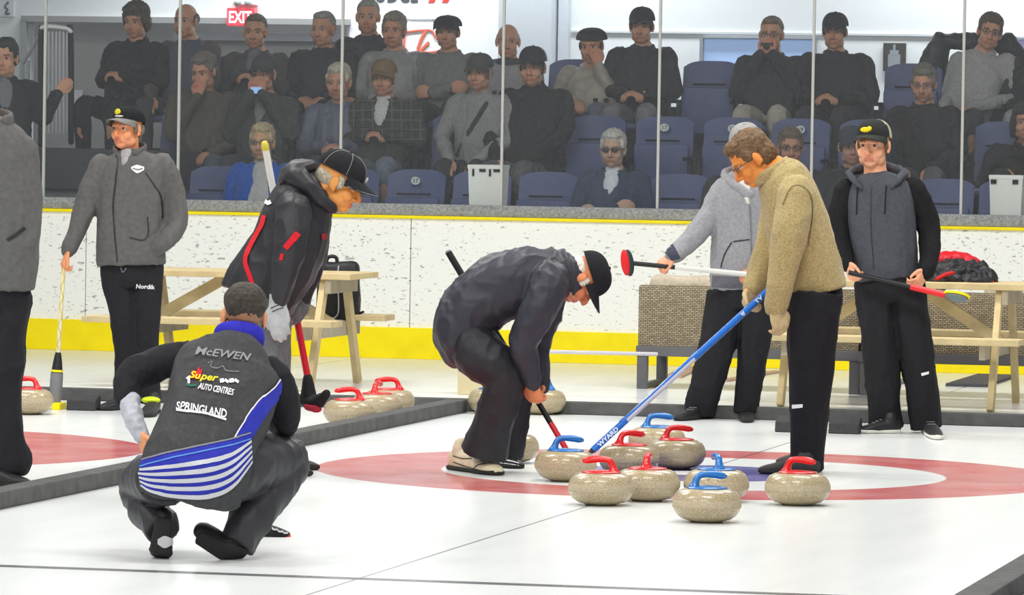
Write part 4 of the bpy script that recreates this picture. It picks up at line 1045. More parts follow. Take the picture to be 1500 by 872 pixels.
# ---- cropped man at the far left edge
f = Fig((8, 712), 'tall man in grey jacket and black trousers cut off by the photo\'s left edge')
torso = [(-14, 172, .0, 18, .08), (-14, 190, 0, 44, .11), (-13, 216, 0, 56, .14), (-12, 262, 0, 62, .16), (-10, 340, 0, 68, .17), (-11, 424, 0, 62, .165)]
aL = [(-62, 220, .0, 22), (-74, 290, 0, 20), (-70, 350, -.06, 17), (-50, 380, -.12, 14)]
aR = [(34, 220, .0, 21), (42, 285, 0, 20), (41, 340, -.05, 18), (26, 364, -.10, 15), (10, 376, -.04, 12)]
lL = [(-38, 430, .0, 33), (-40, 560, 0, 28), (-40, 640, 0, 27), (-42, 690, 0, 28)]
lR = [(12, 430, .0, 34), (5, 556, -.01, 29), (8, 640, 0, 28), (12, 672, .02, 32), (10, 692, .02, 28)]
hd = hand_parts(f.p(10, 372, -.02), (-.5, .1, -.8), (0, 1, 0), 1, .5, .9) + hand_parts(f.p(-50, 380, -.12), (.5, -.1, -.8), (0, 1, 0), -1, .5)
f.body(f.p(-46, 126), (-.4, -.9, -.05), (0, 0, 1), [f.chain(thin(q)) for q in (torso, aL, aR, lL[:-1], lR[:-1])] + hd, skin=(222, 152, 112), neck_to=f.p(-24, 178, .01), voxel=.006)
add_hair(f.o, f.H, f.R, 1, (110, 104, 98), 'short')
jk = f.garment('jacket', [f.chain(torso, sup=2.4, cap='flat', n=30), f.chain(aL), f.chain(aR)], GREYJ, seed=5, voxel=.010)
ring_collar(f.p(-13, 174, .0), frame((.3, -.95, 0)), .09, .095, .035, .014, .5, .02, GREYJ, 'collar', f.o)
f.garment('trousers', [f.chain([(-13, 400, 0, 56, .14), (-13, 432, 0, 56, .14), (-13, 452, 0, 50, .12)], cap='flat', n=28), f.chain(lL, cap='flat'), f.chain(lR, cap='flat')], BLACKT, seed=6, wr=(.018, 8, .5), voxel=.010)
drape('pocket_zip', jk, *line2([(10, 352), (22, 345), (36, 334)], 5, 12), ZIP, jk, .004)
drape('hem_shadow_seam', jk, *line2([(0, 388), (20, 386), (36, 380)], 2, 12), ZIP, jk, .004) if False else None
add_shoes(f.o, [(g0(-30, 712), g0(42, 714)), (g0(-75, 700), g0(-30, 708))], SHOEK, SOLEK, h=.085, w=.05)

# ---- bending man in black, brushing behind a stone
f = Fig((700, 694), 'man in black tracksuit, cap and glasses bending low over the blue-handled stone with a broom')
torso = [(676, 502, 0, 37, .175), (676, 484, 0, 41, .18), (690, 455, 0, 46, .18), (726, 426, 0, 50, .18), (772, 411, 0, 48, .185), (808, 405, 0, 42, .16), (834, 402, 0, 30, .10)]
aN = [(806, 410, -.17, 28), (790, 452, -.21, 26), (768, 500, -.20, 21), (772, 535, -.17, 17), (780, 560, -.14, 13)]
aF = [(810, 412, .16, 26), (800, 460, .19, 24), (784, 510, .18, 20), (788, 548, .14, 16), (792, 565, .12, 12)]
lN = [(684, 492, -.07, 34), (703, 522, -.11, 35), (738, 548, -.12, 32), (732, 590, -.10, 28), (720, 625, -.06, 30), (709, 664, -.02, 35)]
lF = [(686, 492, .08, 34), (714, 525, .10, 33), (752, 550, .10, 27), (752, 600, .12, 24), (744, 668, .16, 24)]
hN = hand_parts(f.p(779, 562, -.14), f.p(784, 582, -.12) - f.p(779, 562, -.14), (.5, .85, .1), -1, 1.1, 1.0)
hF = hand_parts(f.p(792, 566, .12), f.p(786, 590, .06) - f.p(792, 566, .12), (-.6, -.5, 0), -1, 1.0, .9)
f.body(f.p(855, 409), (.36, -.04, -.93), (.93, 0, .36), [f.chain(thin(q, .5)) for q in (torso, aN, aF, lN[:-1], lF[:-1])] + hN + hF, skin=(226, 140, 96), brow=(210, 205, 200), neck_to=f.p(830, 400), neckr=.06, stub=(226, 190, 170))
add_hair(f.o, f.H, f.R, 1, (228, 222, 206), 'undercap')
add_cap(f.o, f.H, f.R, 1.06, (38, 38, 42), (42, 42, 46), tilt=-.05)
add_glasses(f.o, f.H, f.R, 1, (70, 66, 70))
jk = f.garment('jacket', [f.chain(torso, sup=2.3, n=32), f.chain(aN, n=20), f.chain(aF, n=18)], cloth((52, 53, 62), 'nylon'), seed=11, wr=(.016, 10, .8))
ring_collar(f.p(834, 401), frame((.4, 0, -.9), (.93, 0, .36)), .085, .115, .03, .012, .35, 0, cloth((52, 53, 62), 'nylon'), 'collar', f.o)
f.garment('trousers', [f.chain([(690, 462, 0, 40, .15), (676, 486, 0, 38, .16)], cap='round', n=28), f.chain(lN, cap='flat', n=24), f.chain(lF, cap='flat', n=20)], BLKN, seed=12, wr=(.014, 10, .6))
add_shoes(f.o, [(g0(662, 688), g0(731, 697))], mat('shoe_cream', (222, 208, 178), .6, .3, nscale=20), SOLEK, INKW, h=.10, w=.052)
sh = [o for o in f.o.children if o.name.startswith('shoe')][-1]
for pts in ([(664, 668), (678, 672), (692, 672)], [(690, 690), (700, 682), (712, 680)], [(664, 677), (684, 684), (706, 690)]): drape('shoe_stripe', sh, *line2(pts, 1.3, 12), SHOEK, sh, .003)
add_shoes(f.o, [(g0(715, 684), g0(764, 687))], SHOEK, SOLEK, INKW, h=.075)
sh = [o for o in f.o.children if o.name.startswith('shoe')][-1]
for k in range(3): drape('shoe_stripe', sh, *line2([(733, 668 + 5 * k), (748, 672 + 4 * k), (760, 676 + 3 * k)], 1.0, 12), INKW, sh, .003)
a, b = f.p(657, 370, .32), f.p(831, 661, .06)
kb = thing('sweeping_broom', 'black and red curling broom in the bending man\'s hand, tip behind the blue-handled stone', 'broom', G(833, 668))
L = lambda t: lerp(a, b, t)
solid('grip', [cyl_bar(L(0), L(.18), .0165)], RUBBER, kb, smooth=60); solid('end_cap', [cyl_bar(L(-.008), L(.0), .014)], mat('cap_grey', (150, 152, 156)), kb, smooth=60)
solid('shaft', [cyl_bar(L(.18), L(.86), .0135)], BLACKP, kb, smooth=60); solid('red_shaft', [cyl_bar(L(.86), L(1.0), .0138)], mat('broom_red', (208, 22, 44), .35, .5), kb, smooth=60)
solid('broom_head', [box(b + Vector((.02, 0, -.035)), (.17, .06, .035), bev=.012)], RUBBER, kb, smooth=40)

# ---- leaning man with red striped black jacket
f = Fig((440, 694), 'man in black jacket with red stripes and black cap leaning forward behind the crouching player')
torso = [(470, 272, .0, 24, .10), (456, 284, 0, 40, .14), (437, 312, 0, 50, .17), (418, 368, 0, 56, .185), (388, 416, 0, 56, .18), (376, 440, 0, 55, .17)]
aN = [(430, 308, -.17, 26), (424, 352, -.23, 25), (416, 398, -.25, 21), (408, 438, -.23, 16)]
aF = [(458, 312, .16, 24), (462, 360, .2, 22), (452, 405, .2, 18), (442, 440, .2, 14)]
lN = [(386, 440, -.07, 34), (394, 500, -.09, 27), (394, 600, -.08, 23), (408, 684, -.02, 21)]
lF = [(394, 440, .1, 32), (402, 520, .1, 25), (404, 600, .1, 22), (418, 680, .12, 21)]
hN = hand_parts(f.p(406, 444, -.23), f.p(410, 490, -.26) - f.p(406, 444, -.23), (.2, .95, 0), -1, .35, 1.12, fr=.0105)
hF = hand_parts(f.p(442, 440, .2), f.p(438, 470, .21) - f.p(442, 440, .2), (-.9, .2, 0), -1, 1.1, 1.05, fr=.010)
f.body(f.p(497, 267), (.92, -.08, -.38), (.38, 0, .92), [f.chain(thin(q)) for q in (torso, aN, aF, lN[:-1], lF[:-1])] + hN + hF, skin=(230, 156, 82), brow=(170, 150, 130), hk=1.1, neck_to=f.p(474, 276, .0), neckr=.062)
add_hair(f.o, f.H, f.R, 1.1, (176, 166, 146), 'undercap')
add_cap(f.o, f.H, f.R, 1.16, (40, 40, 43), (44, 44, 47), tilt=-.08, stripe=(150, 150, 150), logo=[(0, .058, (.014, .014), (196, 196, 196))])
jm = cloth((44, 44, 48), 'nylon')
jk = f.garment('jacket', [f.chain(torso, sup=2.3, cap='flat', n=32), f.chain(aN, n=20), f.chain(aF, n=18)], jm, seed=21, wr=(.016, 9, .6))
f.garment('hood', [tube([f.p(486, 306, -.08), f.p(470, 292, -.13), f.p(440, 262, -.12), f.p(424, 258, 0), f.p(440, 262, .12), f.p(470, 292, .13)], [.028, .035, .045, .05, .045, .035], n=14), tube([f.p(416, 264, 0), f.p(432, 250, 0), f.p(452, 244, 0)], [.03, .045, .035], [.11, .12, .09])], jm, seed=22, voxel=.008)
for nm, pts, w, m in (('sleeve_stripe', [(388, 316), (384, 330), (374, 348), (364, 368), (360, 384), (366, 404), (370, 416)], 6.5, INKR), ('sleeve_stripe', [(436, 342), (428, 352), (418, 364)], 9, INKR), ('red_tab', [(414, 372), (412, 382)], 5, INKR), ('shoulder_patch', [(389, 295), (394, 298), (398, 296)], 6, INKW), ('chest_badge', [(473, 342), (474, 351)], 7, mat('badge_dull_red', (150, 40, 48), .8))):
    drape(nm, jk, *line2(pts, w, 30), m, jk, .006)
GT = cloth((104, 104, 108), 'cloth')
f.garment('trousers', [f.chain([(384, 424, 0, 46, .15), (390, 450, 0, 44, .15), (394, 468, 0, 38, .13)], cap='flat', n=26), f.chain(lN, cap='flat', n=20), f.chain(lF, cap='flat', n=20)], GT, seed=23, wr=(.012, 9, .5))
for hp, nm, c, k in ((hN, 'glove', (176, 176, 178), 1.0), (hF, 'glove', (116, 116, 118), 1.0)):
    pts = [v for v, _ in hp]; 
    gl = []
    for v, fc in hp:
        c0 = v.mean(0); gl.append((c0 + (v - c0) * np.array((1.22, 1.22, 1.02)), fc))
    wri = aN if hp is hN else aF
    gl.append(f.chain([(wri[-1][0], wri[-1][1] - 6, wri[-1][2], 14), (wri[-1][0] - 1, wri[-1][1] + 12, wri[-1][2], 13)]))
    soft(nm, gl, cloth(c, 'cloth'), f.o, voxel=.006, sm=3)
gl = [o for o in f.o.children if o.name.startswith('glove')][0]
drape('glove_lines', gl, *line2([(397, 452), (405, 448), (414, 446)], 1.3, 8), ZIP, gl, .003); drape('glove_lines', gl, *line2([(399, 457), (407, 453), (415, 451)], 1.3, 8), ZIP, gl, .003)
add_shoes(f.o, [(g0(392, 697), g0(455, 698)), (g0(405, 688), g0(465, 689))], SHOEK, SOLEK)
a, b = f.p(388, 213, .27), f.p(453, 566, .24); L = lambda t: lerp(a, b, t)
kb = thing('curling_broom', 'red shafted curling broom with white handle and black head held by the leaning man', 'broom', f.p(453, 594, .24))
solid('handle', [cyl_bar(L(0.012), L(.40), .0165)], mat('handle_white', (214, 212, 206), .4), kb, smooth=60); solid('end_cap', [tube([L(-.004), L(.02)], .018, n=14, sub=1)], mat('cap_yellow', (206, 190, 70), .5), kb, smooth=60)
solid('shaft', [cyl_bar(L(.40), L(.99), .0165)], mat('broom_red', (208, 22, 44), .35, .5), kb, smooth=60)
c = f.p(452, 586, .24)
soft('broom_head', [tube([L(.965), c + Vector((0, 0, .02))], [.024, .04], n=14, sub=1), tube([f.p(428, 583, .3), f.p(446, 587, .25), f.p(462, 588, .2), f.p(470, 582, .18)], [.020, .026, .026, .022], [.035] * 4, n=14), tube([f.p(468, 592, .18), f.p(478, 577, .15)], .022, n=12, sub=1)], RUBBER, kb, voxel=.006, sm=3)
solid('broom_pad', [tube([f.p(452, 596, .22), f.p(464, 599, .18)], [.02, .02], .03, n=12, sub=1)], mat('pad_dull_red', (176, 44, 62), .7), kb, smooth=50)

# ---- crouching player with his back to us
f = Fig((275, 822), 'crouching player with short dark hair seen from behind in charcoal jacket with blue stripes')
torso = [(350, 500, .24, 24, .10), (345, 516, .22, 52, .13), (334, 545, .19, 80, .16), (318, 600, .10, 79, .17), (300, 650, .03, 77, .17), (286, 688, -.02, 79, .165), (277, 727, -.01, 74, .15)]
aL = [(268, 524, .20, 26), (228, 535, .20, 27), (193, 555, .18, 25), (188, 584, .14, 19)]
aL2 = [(188, 580, .14, 16), (196, 612, .09, 14), (207, 640, .06, 11)]
aR = [(398, 550, .20, 27), (416, 588, .24, 24), (418, 622, .30, 19), (404, 614, .46, 17), (380, 606, .58, 14)]
lR = [(318, 700, .02, 46), (378, 676, .18, 42), (424, 672, .33, 30), (412, 702, .28, 30), (380, 742, .19, 31), (358, 774, .12, 30), (346, 800, .09, 26)]
lL = [(240, 700, .02, 42), (212, 702, .24, 32), (202, 714, .38, 27), (214, 742, .24, 28), (232, 766, .12, 27), (237, 778, .08, 25)]
hL = hand_parts(f.p(207, 640, .06), f.p(217, 662, .03) - f.p(207, 640, .06), (.8, .3, 0), 1, .5, .98)
hR = hand_parts(f.p(380, 606, .58), (-.8, .3, -.4), (0, .3, -1), 1, .5)
f.body(f.p(357, 463, .26), (-.16, .98, -.08), (.03, .1, .99), [f.chain(thin(q, .5)) for q in (torso[:-2], aL, aR, lR[:-1], lL[:-1])] + [f.chain(thin(aL2, .75))] + hL + hR, skin=(214, 146, 104), hair_under=(96, 78, 62), neck_to=f.p(348, 508, .23), neckr=.058, hk=1.0)
add_hair(f.o, f.H, f.R, 1.02, (62, 56, 50), 'fade', voxel=.005)
cm = cloth((70, 70, 72), 'knit'); bm2 = cloth((36, 36, 40), 'cloth')
jk = f.garment('jacket', [f.chain(torso, sup=2.5, cap='flat', n=34)], cm, seed=31, wr=(.011, 9, .6), voxel=.007)
f.garment('sleeve', [f.chain(aL, n=20)], bm2, seed=32, wr=(.012, 12, .8), voxel=.008)
f.garment('sleeve', [f.chain(aR, n=20)], bm2, seed=33, wr=(.012, 12, .8), voxel=.008)
f.garment('undersleeve', [f.chain(aL2, n=16)], cloth((176, 178, 186), 'cloth'), seed=34, wr=(.010, 16, 1), voxel=.006)
cR = frame((-.1, .97, -.2), (.05, .25, .97))
ring_collar(f.p(350, 495, .235), cR, .086, .082, .034, .013, .3, .02, cloth((50, 48, 170), 'cloth'), 'collar', f.o)
f.garment('trousers', [f.chain([(302, 668, .0, 64, .13), (294, 682, .02, 66, .13)], n=28), f.chain(lR, cap='flat', n=24), f.chain(lL, cap='flat', n=22)], cloth((54, 54, 58), 'nylon'), seed=35, wr=(.015, 10, .7))
bv = bvh_of(jk)
top = np.array([(201, 676), (225, 669), (261, 660), (304, 651), (340, 643), (366, 634)]); bot = np.array([(208, 712), (225, 722), (260, 729), (305, 730), (340, 716), (368, 680)])
drape('blue_panel', jk, *strip(top, bot, 60, 14), INKB, jk, .004, bv)
lg = mat('print_silver', (196, 198, 204), .7)
for k, t in enumerate((.30, .46, .62, .78, .94)):
    a_ = top * (1 - t) + bot * t; b_ = top * (1 - t - .085) + bot * (t + .085)
    a_ = a_ + np.array((0, -1)) * np.linspace(0, 1, 6)[:, None] * 3; b_ = b_ + np.array((0, -1)) * np.linspace(0, 1, 6)[:, None] * 3
    drape('silver_stripe', jk, *strip(a_, b_, 60, 2), lg, jk, .0065, bv)
drape('hem_piping', jk, *line2(top, 2.2, 60), INKG, jk, .0065, bv)
drape('light_blue_line', jk, *line2(top + np.array((0, 9)), 2.0, 60), mat('print_light_blue', (90, 140, 214), .7), jk, .0065, bv)
ed = np.array([(417, 543), (402, 566), (377, 589), (354, 622), (343, 642)])
drape('blue_sash', jk, *strip(ed, ed + np.array([(4, 2), (10, 12), (16, 14), (18, 14), (22, 6)]), 40, 8), INKB, jk, .004, bv)
drape('sash_piping', jk, *line2(ed, 1.8, 40), INKW, jk, .0065, bv)
for s_, x, y, w, h, an, m, sh_ in (('McEWEN', 327, 520, 80, 11, .13, INKG, .25), ('Super', 299, 554, 41, 14, .13, INKY, .25), ('AUTO CENTRES', 316, 571, 51, 9.5, .18, INKW, .15), ('SPRINGLAND', 296, 601, 73, 12.5, .17, INKW, 0)):
    drape('back_lettering', jk, *text2(s_, x, y, w, h, an, sh_, .02, 2), m, jk, .008, bv)
drape('underline', jk, *line2([(259, 601), (275, 603), (300, 606), (318, 611), (331, 615)], 3.4, 30), INKW, jk, .005, bv)
leaf = np.array([(276, 553), (283, 550), (282, 543), (289, 545), (291, 537), (294, 543), (297, 541), (295, 550), (296, 556), (286, 556)])
drape('maple_leaf', jk, [tuple(leaf.mean(0))] + [tuple(q) for q in leaf], [(0, i + 1, (i + 1) % 10 + 1) for i in range(10)], INKR, jk, .0035, bv)
drape('numeral_one', jk, *line2([(274, 556), (277, 552), (277, 563)], 3.4, 10), INKW, jk, .0055, bv); drape('green_trim', jk, *line2([(273, 564), (280, 566), (288, 565)], 2.4, 10), mat('print_green', (40, 110, 80), .7), jk, .005, bv)
for k in range(4):
    x = 322 + k * 7; drape('checker_flag', jk, *line2([(x, 559 - (k % 2) * 2), (x + 6, 558 + (k % 2) * 3)], 4 if k % 2 else 6, 4), INKW, jk, .005, bv)
drape('signature', jk, *line2([(305, 533), (311, 530), (309, 538), (318, 540), (326, 537), (332, 544), (350, 545)], 1.2, 40), INKG, jk, .005, bv)
for k in range(5): drape('shoulder_dots', jk, *line2([(392 + k * 5, 516 + k * 4.2), (394 + k * 5, 518 + k * 4.2)], 2.2, 2), INKW, jk, .005, bv)
# shoes: heels lifted, resting on the toes
def toe_shoe(heel, ball, toe, sd, name='shoe', oval=True):
    a, b, c = Vector(heel), Vector(ball), Vector(toe); q = (b - a); n_ = q.cross(Vector(sd)).normalized()
    if n_.dot(Vector((0, 1, 0))) < 0: n_ = -n_
    up_ = [tube([a + n_ * .04, lerp(a, b, .35) + n_ * .04, lerp(a, b, .75) + n_ * .035, b + n_ * .03 + Vector((0, 0, .012)), c + Vector((0, 0, .028))], [.034, .036, .040, .044, .030], [.042, .042, .036, .030, .020], ref=tuple(n_), n=18)]
    so = [tube([a, lerp(a, b, .3), lerp(a, b, .8), b + Vector((0, 0, .008)), c + Vector((0, 0, .010))], [.033, .036, .042, .046, .030], .010, ref=tuple(n_), n=16, sup=3)]
    sh = soft(name, up_, SHOEK, f.o, voxel=.006, sm=3); solid('sole', so, SOLEK, sh, smooth=50)
    return sh
s1 = toe_shoe(f.p(240, 762, .03), f.p(235, 812, .06), f.p(232, 818, .15), (1, 0, 0))
drape('heel_oval', s1, *strip([(233, 792), (241, 788), (250, 791)], [(233, 796), (241, 802), (250, 797)], 10, 4), INKW, s1, .012)
for ch in s1.children:
    if ch.name.startswith('sole'): drape('sole_oval', ch, *strip([(231, 790), (241, 785), (252, 789)], [(231, 797), (241, 803), (252, 798)], 12, 5), mat('sole_grey_disc', (206, 206, 208), .6), s1, .004)
s2 = toe_shoe(f.p(292, 788, .05), f.p(334, 812, .06), f.p(358, 815, .10), (.3, -.6, .75))

# ---- man in light grey hoodie behind the tan fleece
f = Fig((1050, 614), 'man in light grey zip hoodie and grey cap behind the tan-fleeced man, broom held level')
torso = [(1090, 252, .02, 18, .09), (1090, 266, .01, 40, .12), (1090, 292, 0, 48, .14), (1088, 350, 0, 46, .145), (1086, 404, 0, 46, .145), (1086, 424, 0, 45, .14)]
aL = [(1058, 280, 0, 19), (1038, 322, -.04, 18), (1010, 353, -.10, 15), (986, 375, -.16, 12)]
aR = [(1124, 280, 0, 19), (1140, 330, .02, 17), (1134, 375, -.08, 15), (1112, 398, -.17, 12)]
lL = [(1064, 430, 0, 27), (1052, 500, -.03, 27), (1036, 558, -.02, 24), (1026, 604, .02, 24)]
lR = [(1106, 430, 0, 27), (1106, 500, -.03, 24), (1096, 560, 0, 20), (1094, 603, .02, 19)]
hL = hand_parts(f.p(986, 375, -.16), f.p(968, 387, -.18) - f.p(986, 375, -.16), (.2, .5, -.8), 1, 1.2, 1.0)
hR = hand_parts(f.p(1112, 398, -.17), (-.9, -.1, -.2), (0, .5, -.8), -1, 1.1, 1.0)
f.body(f.p(1090, 214), (-.45, -.85, -.25), (0, -.25, 1), [f.chain(thin(q)) for q in (torso, aL, aR, lL[:-1], lR[:-1])] + hL + hR, skin=(226, 156, 122), neck_to=f.p(1090, 258, .01))
add_cap(f.o, f.H, f.R, 1.03, (150, 148, 146), (140, 138, 136), tilt=-.1); add_hair(f.o, f.H, f.R, 1, (120, 112, 100), 'undercap')
hm = cloth((150, 150, 154), 'knit')
jk = f.garment('hoodie', [f.chain(torso, sup=2.3, cap='flat', n=30), f.chain(aL, n=18), f.chain(aR, n=18)], hm, seed=41, wr=(.010, 10, .6))
f.garment('hood', [tube([f.p(1096, 285, -.13), f.p(1070, 266, -.09), f.p(1064, 254, .04), f.p(1090, 248, .12), f.p(1116, 254, .04), f.p(1114, 270, -.09)], .03, n=12)], hm, voxel=.008)
soft('shirt', [tube([f.p(1090, 262, -.10), f.p(1092, 280, -.125), f.p(1096, 298, -.135)], [.045, .03, .01], .02)], cloth((214, 210, 200)), f.o, voxel=.006)
drape('zip', jk, *line2([(1098, 300), (1100, 340), (1101, 392)], 2.4, 30), mat('zip_silver', (120, 120, 124), .4), jk, .004)
drape('waistband', jk, *strip([(1044, 404), (1086, 406), (1130, 404)], [(1043, 421), (1086, 423), (1130, 421)], 20, 4), cloth((104, 104, 112), 'knit'), jk, .004)
drape('pocket_seam', jk, *line2([(1072, 355), (1062, 372), (1056, 392)], 1.8, 12), ZIP, jk, .004); drape('pocket_seam', jk, *line2([(1074, 354), (1098, 351)], 1.6, 8), ZIP, jk, .004)
drape('cuff', jk, *strip([(972, 366), (984, 382)], [(986, 358), (996, 378)], 8, 4), cloth((70, 72, 86), 'knit'), jk, .005)
f.garment('trousers', [f.chain([(1086, 408, 0, 43, .13), (1086, 436, 0, 44, .13), (1086, 452, 0, 40, .12)], cap='flat', n=28), f.chain(lL, cap='flat'), f.chain(lR, cap='flat')], BLACKT, seed=42, wr=(.016, 9, .6))
add_shoes(f.o, [(g0(1040, 612), g0(992, 617)), (g0(1094, 604), g0(1094, 620))], SHOEK, SOLEK, mat('lace_dim', (120, 120, 120)))
a, b = f.p(918, 385, -.2), f.p(1104, 403, -.21); L = lambda t: lerp(a, b, t)
kb = thing('curling_broom', 'black and white broom with a red pad held level by the man in grey hoodie', 'broom', L(.3))
solid('shaft', [cyl_bar(L(.03), L(.38), .0135)], BLACKP, kb, smooth=60); solid('white_shaft', [cyl_bar(L(.38), L(1.0), .0145)], mat('handle_white', (214, 212, 206), .4), kb, smooth=60)
ax_ = (b - a).normalized(); R_ = frame(ax_, (.1, 0, 1)); hR_ = np.array(Matrix.Rotation(.22, 3, 'Y'))
solid('broom_head', [ellip(a + ax_ * .012, (.030, .022, .078), np.array(Matrix.Rotation(-.14, 3, 'Y')))], mat('head_teal_black', (36, 56, 58), .5), kb, smooth=60)
solid('broom_pad', [ellip(a - ax_ * .008 + Vector((0, -.012, 0)), (.026, .024, .076), np.array(Matrix.Rotation(-.14, 3, 'Y')))], mat('pad_red', (214, 34, 40), .6), kb, smooth=60)

# ---- man in tan fleece with the blue delivery stick
f = Fig((1172, 694), 'man in tan fleece with wavy brown hair, head bowed, holding blue delivery stick')
torso = [(1136, 244, 0, 22, .09), (1147, 262, 0, 38, .14), (1163, 308, 0, 46, .17), (1178, 368, 0, 48, .175), (1188, 406, 0, 48, .175), (1195, 431, 0, 46, .17)]
aN = [(1166, 284, -.17, 27), (1158, 336, -.22, 26), (1147, 394, -.25, 21), (1137, 447, -.25, 17)]
aF = [(1142, 286, .15, 24), (1130, 342, .12, 21), (1114, 396, .02, 18), (1102, 422, -.06, 15)]
lN = [(1194, 430, -.08, 40), (1190, 500, -.10, 36), (1187, 560, -.08, 32), (1185, 620, -.05, 27), (1183, 688, -.02, 23)]
lF = [(1192, 430, .09, 38), (1188, 500, .08, 34), (1186, 560, .09, 30), (1184, 684, .13, 22)]
hN = hand_parts(f.p(1137, 450, -.25), f.p(1144, 482, -.25) - f.p(1137, 450, -.25), (-.5, .8, 0), 1, .75, 1.05, fr=.0095)
hF = hand_parts(f.p(1101, 424, -.06), f.p(1096, 450, -.10) - f.p(1101, 424, -.06), (.75, -.6, 0), 1, 1.15, 1.05, fr=.0095)
f.body(f.p(1101, 233), (-.80, -.12, -.60), (-.6, 0, .8), [f.chain(thin(q)) for q in (torso, aN, aF, lN[:-1], lF[:-1])] + hN + hF, skin=(226, 142, 66), brow=(150, 120, 84), neck_to=f.p(1138, 250), neckr=.06, hk=1.05)
add_hair(f.o, f.H, f.R, 1.06, (112, 88, 64), 'full', voxel=.005)
add_glasses(f.o, f.H, f.R, 1.05, (96, 80, 66))
tan = cloth((172, 154, 108), 'fleece')
jk = f.garment('fleece', [f.chain(torso, sup=2.3, cap='flat', n=32), f.chain(aN, n=20), f.chain(aF, n=18)], tan, seed=51, wr=(.010, 8, .6))
ring_collar(f.p(1130, 252), frame((-.9, 0, -.45), (-.35, 0, .93)), .085, .095, .030, .013, .45, .01, tan, 'collar', f.o)
drape('sleeve_seam', jk, *line2([(1147, 300), (1158, 276), (1172, 272), (1186, 284), (1190, 310), (1184, 360)], 1.3, 40), mat('seam_tan', (120, 104, 66), .9), jk, .003)
f.garment('trousers', [f.chain([(1190, 408, 0, 42, .15), (1194, 436, 0, 41, .15), (1193, 460, 0, 38, .13)], cap='flat', n=26), f.chain(lN, cap='flat', n=22), f.chain(lF, cap='flat', n=20)], cloth((32, 32, 36), 'cloth'), seed=52, wr=(.012, 8, .5))
tr = [o for o in f.o.children if o.name.startswith('trousers')][0]
drape('trouser_badge', tr, *strip([(1161, 593), (1176, 592)], [(1161, 599), (1176, 597)], 6, 2), INKW, tr, .004)
for hp in (hN, hF):
    gl = []
    for v, fc in hp:
        c0 = v.mean(0); gl.append((c0 + (v - c0) * np.array((1.18, 1.18, 1.02)), fc))
    w_ = aN if hp is hN else aF; gl.append(f.chain([(w_[-1][0], w_[-1][1] - 4, w_[-1][2], 13), (w_[-1][0], w_[-1][1] + 8, w_[-1][2], 12.5)]))
    soft('glove', gl, cloth((198, 178, 136), 'cloth'), f.o, voxel=.006, sm=3)
add_shoes(f.o, [(g0(1196, 696), g0(1114, 694)), (g0(1200, 684), g0(1140, 682))], mat('shoe_charcoal', (62, 60, 60), .7), SOLEK, h=.085, w=.05)
a, b = f.p(1124, 427, -.13), f.p(864, 664, -.55); L = lambda t: lerp(a, b, t)
kb = thing('delivery_stick', 'long blue and silver delivery stick with white lettering held by tan-fleeced man, reaching the stones', 'delivery stick', L(1))
BL = mat('stick_blue', (20, 104, 196), .3, .5, coat=.3)
solid('shaft', [cyl_bar(L(0), L(.42), .0165)], BL, kb, smooth=60); solid('lower_shaft', [cyl_bar(L(.80), L(.985), .0165)], BL, kb, smooth=60)
solid('silver_shaft', [cyl_bar(L(.42), L(.80), .0163)], mat('stick_silver', (196, 198, 212), .3, .5), kb, smooth=60)
sd_ = (b - a).normalized(); upn = Vector((sd_.z, 0, -sd_.x)); upn = upn if upn.z > 0 else -upn
solid('blue_flash', [tube([L(t) + upn * .0075 + Vector((0, -.0075, 0)) for t in (.40, .6, .74, .82)], [.012, .007, .008, .013], .0095, n=10, sub=2)], BL, kb, smooth=60)
solid('stick_tip', [tube([L(.985), L(1.015)], [.012, .007], n=12, sub=1)], mat('tip_brown', (70, 52, 44), .7), kb, smooth=60)
def on_stick(s_, t, w, h):
    c = L(t) + Vector((0, -.0172, 0)); me_dir = -sd_
    text_on('stick_lettering', s_, c, me_dir, upn, h, INKW, kb, width=w, bold=.02)
on_stick('WYARD', .90, .13, .022); on_stick('W', .14, .022, .020); on_stick('TV', .05, .045, .020)

# ---- man in charcoal vest hoodie with cap
f = Fig((1310, 634), 'man in charcoal hooded sweater and black-yellow cap standing at right, broom across his hips')
torso = [(1284, 262, .03, 20, .07), (1285, 271, .01, 42, .115), (1287, 288, 0, 50, .14), (1292, 330, 0, 50, .15), (1297, 380, 0, 48, .15), (1300, 408, 0, 47, .145)]
aL = [(1240, 280, 0, 18), (1227, 325, .0, 17), (1233, 368, -.06, 14), (1241, 386, -.10, 12)]
aR = [(1338, 280, 0, 20), (1359, 328, .02, 18), (1362, 372, -.05, 15), (1356, 398, -.12, 13)]
lL = [(1280, 412, 0, 29), (1287, 480, -.02, 27), (1293, 560, 0, 25), (1296, 626, .02, 25)]
lR = [(1326, 412, 0, 29), (1337, 480, -.02, 27), (1349, 560, 0, 24), (1357, 628, .02, 23)]
hL = hand_parts(f.p(1241, 386, -.10), f.p(1248, 404, -.14) - f.p(1241, 386, -.10), (.75, .3, .1), 1, 1.1, 1.0)
hR = hand_parts(f.p(1356, 398, -.12), f.p(1344, 416, -.17) - f.p(1356, 398, -.12), (-.5, .5, .2), -1, .9, 1.0)
f.body(f.p(1279, 212, -.01), (-.34, -.94, -.03), (0, 0, 1), [f.chain(thin(q)) for q in (torso, aL, aR, lL[:-1], lR[:-1])] + hL + hR, skin=(236, 172, 134), brow=(120, 96, 78), neck_to=f.p(1284, 268, .005), neckr=.064, hk=1.06, stub=(196, 140, 112), fat=1.05)
add_hair(f.o, f.H, f.R, 1.06, (120, 104, 90), 'undercap')
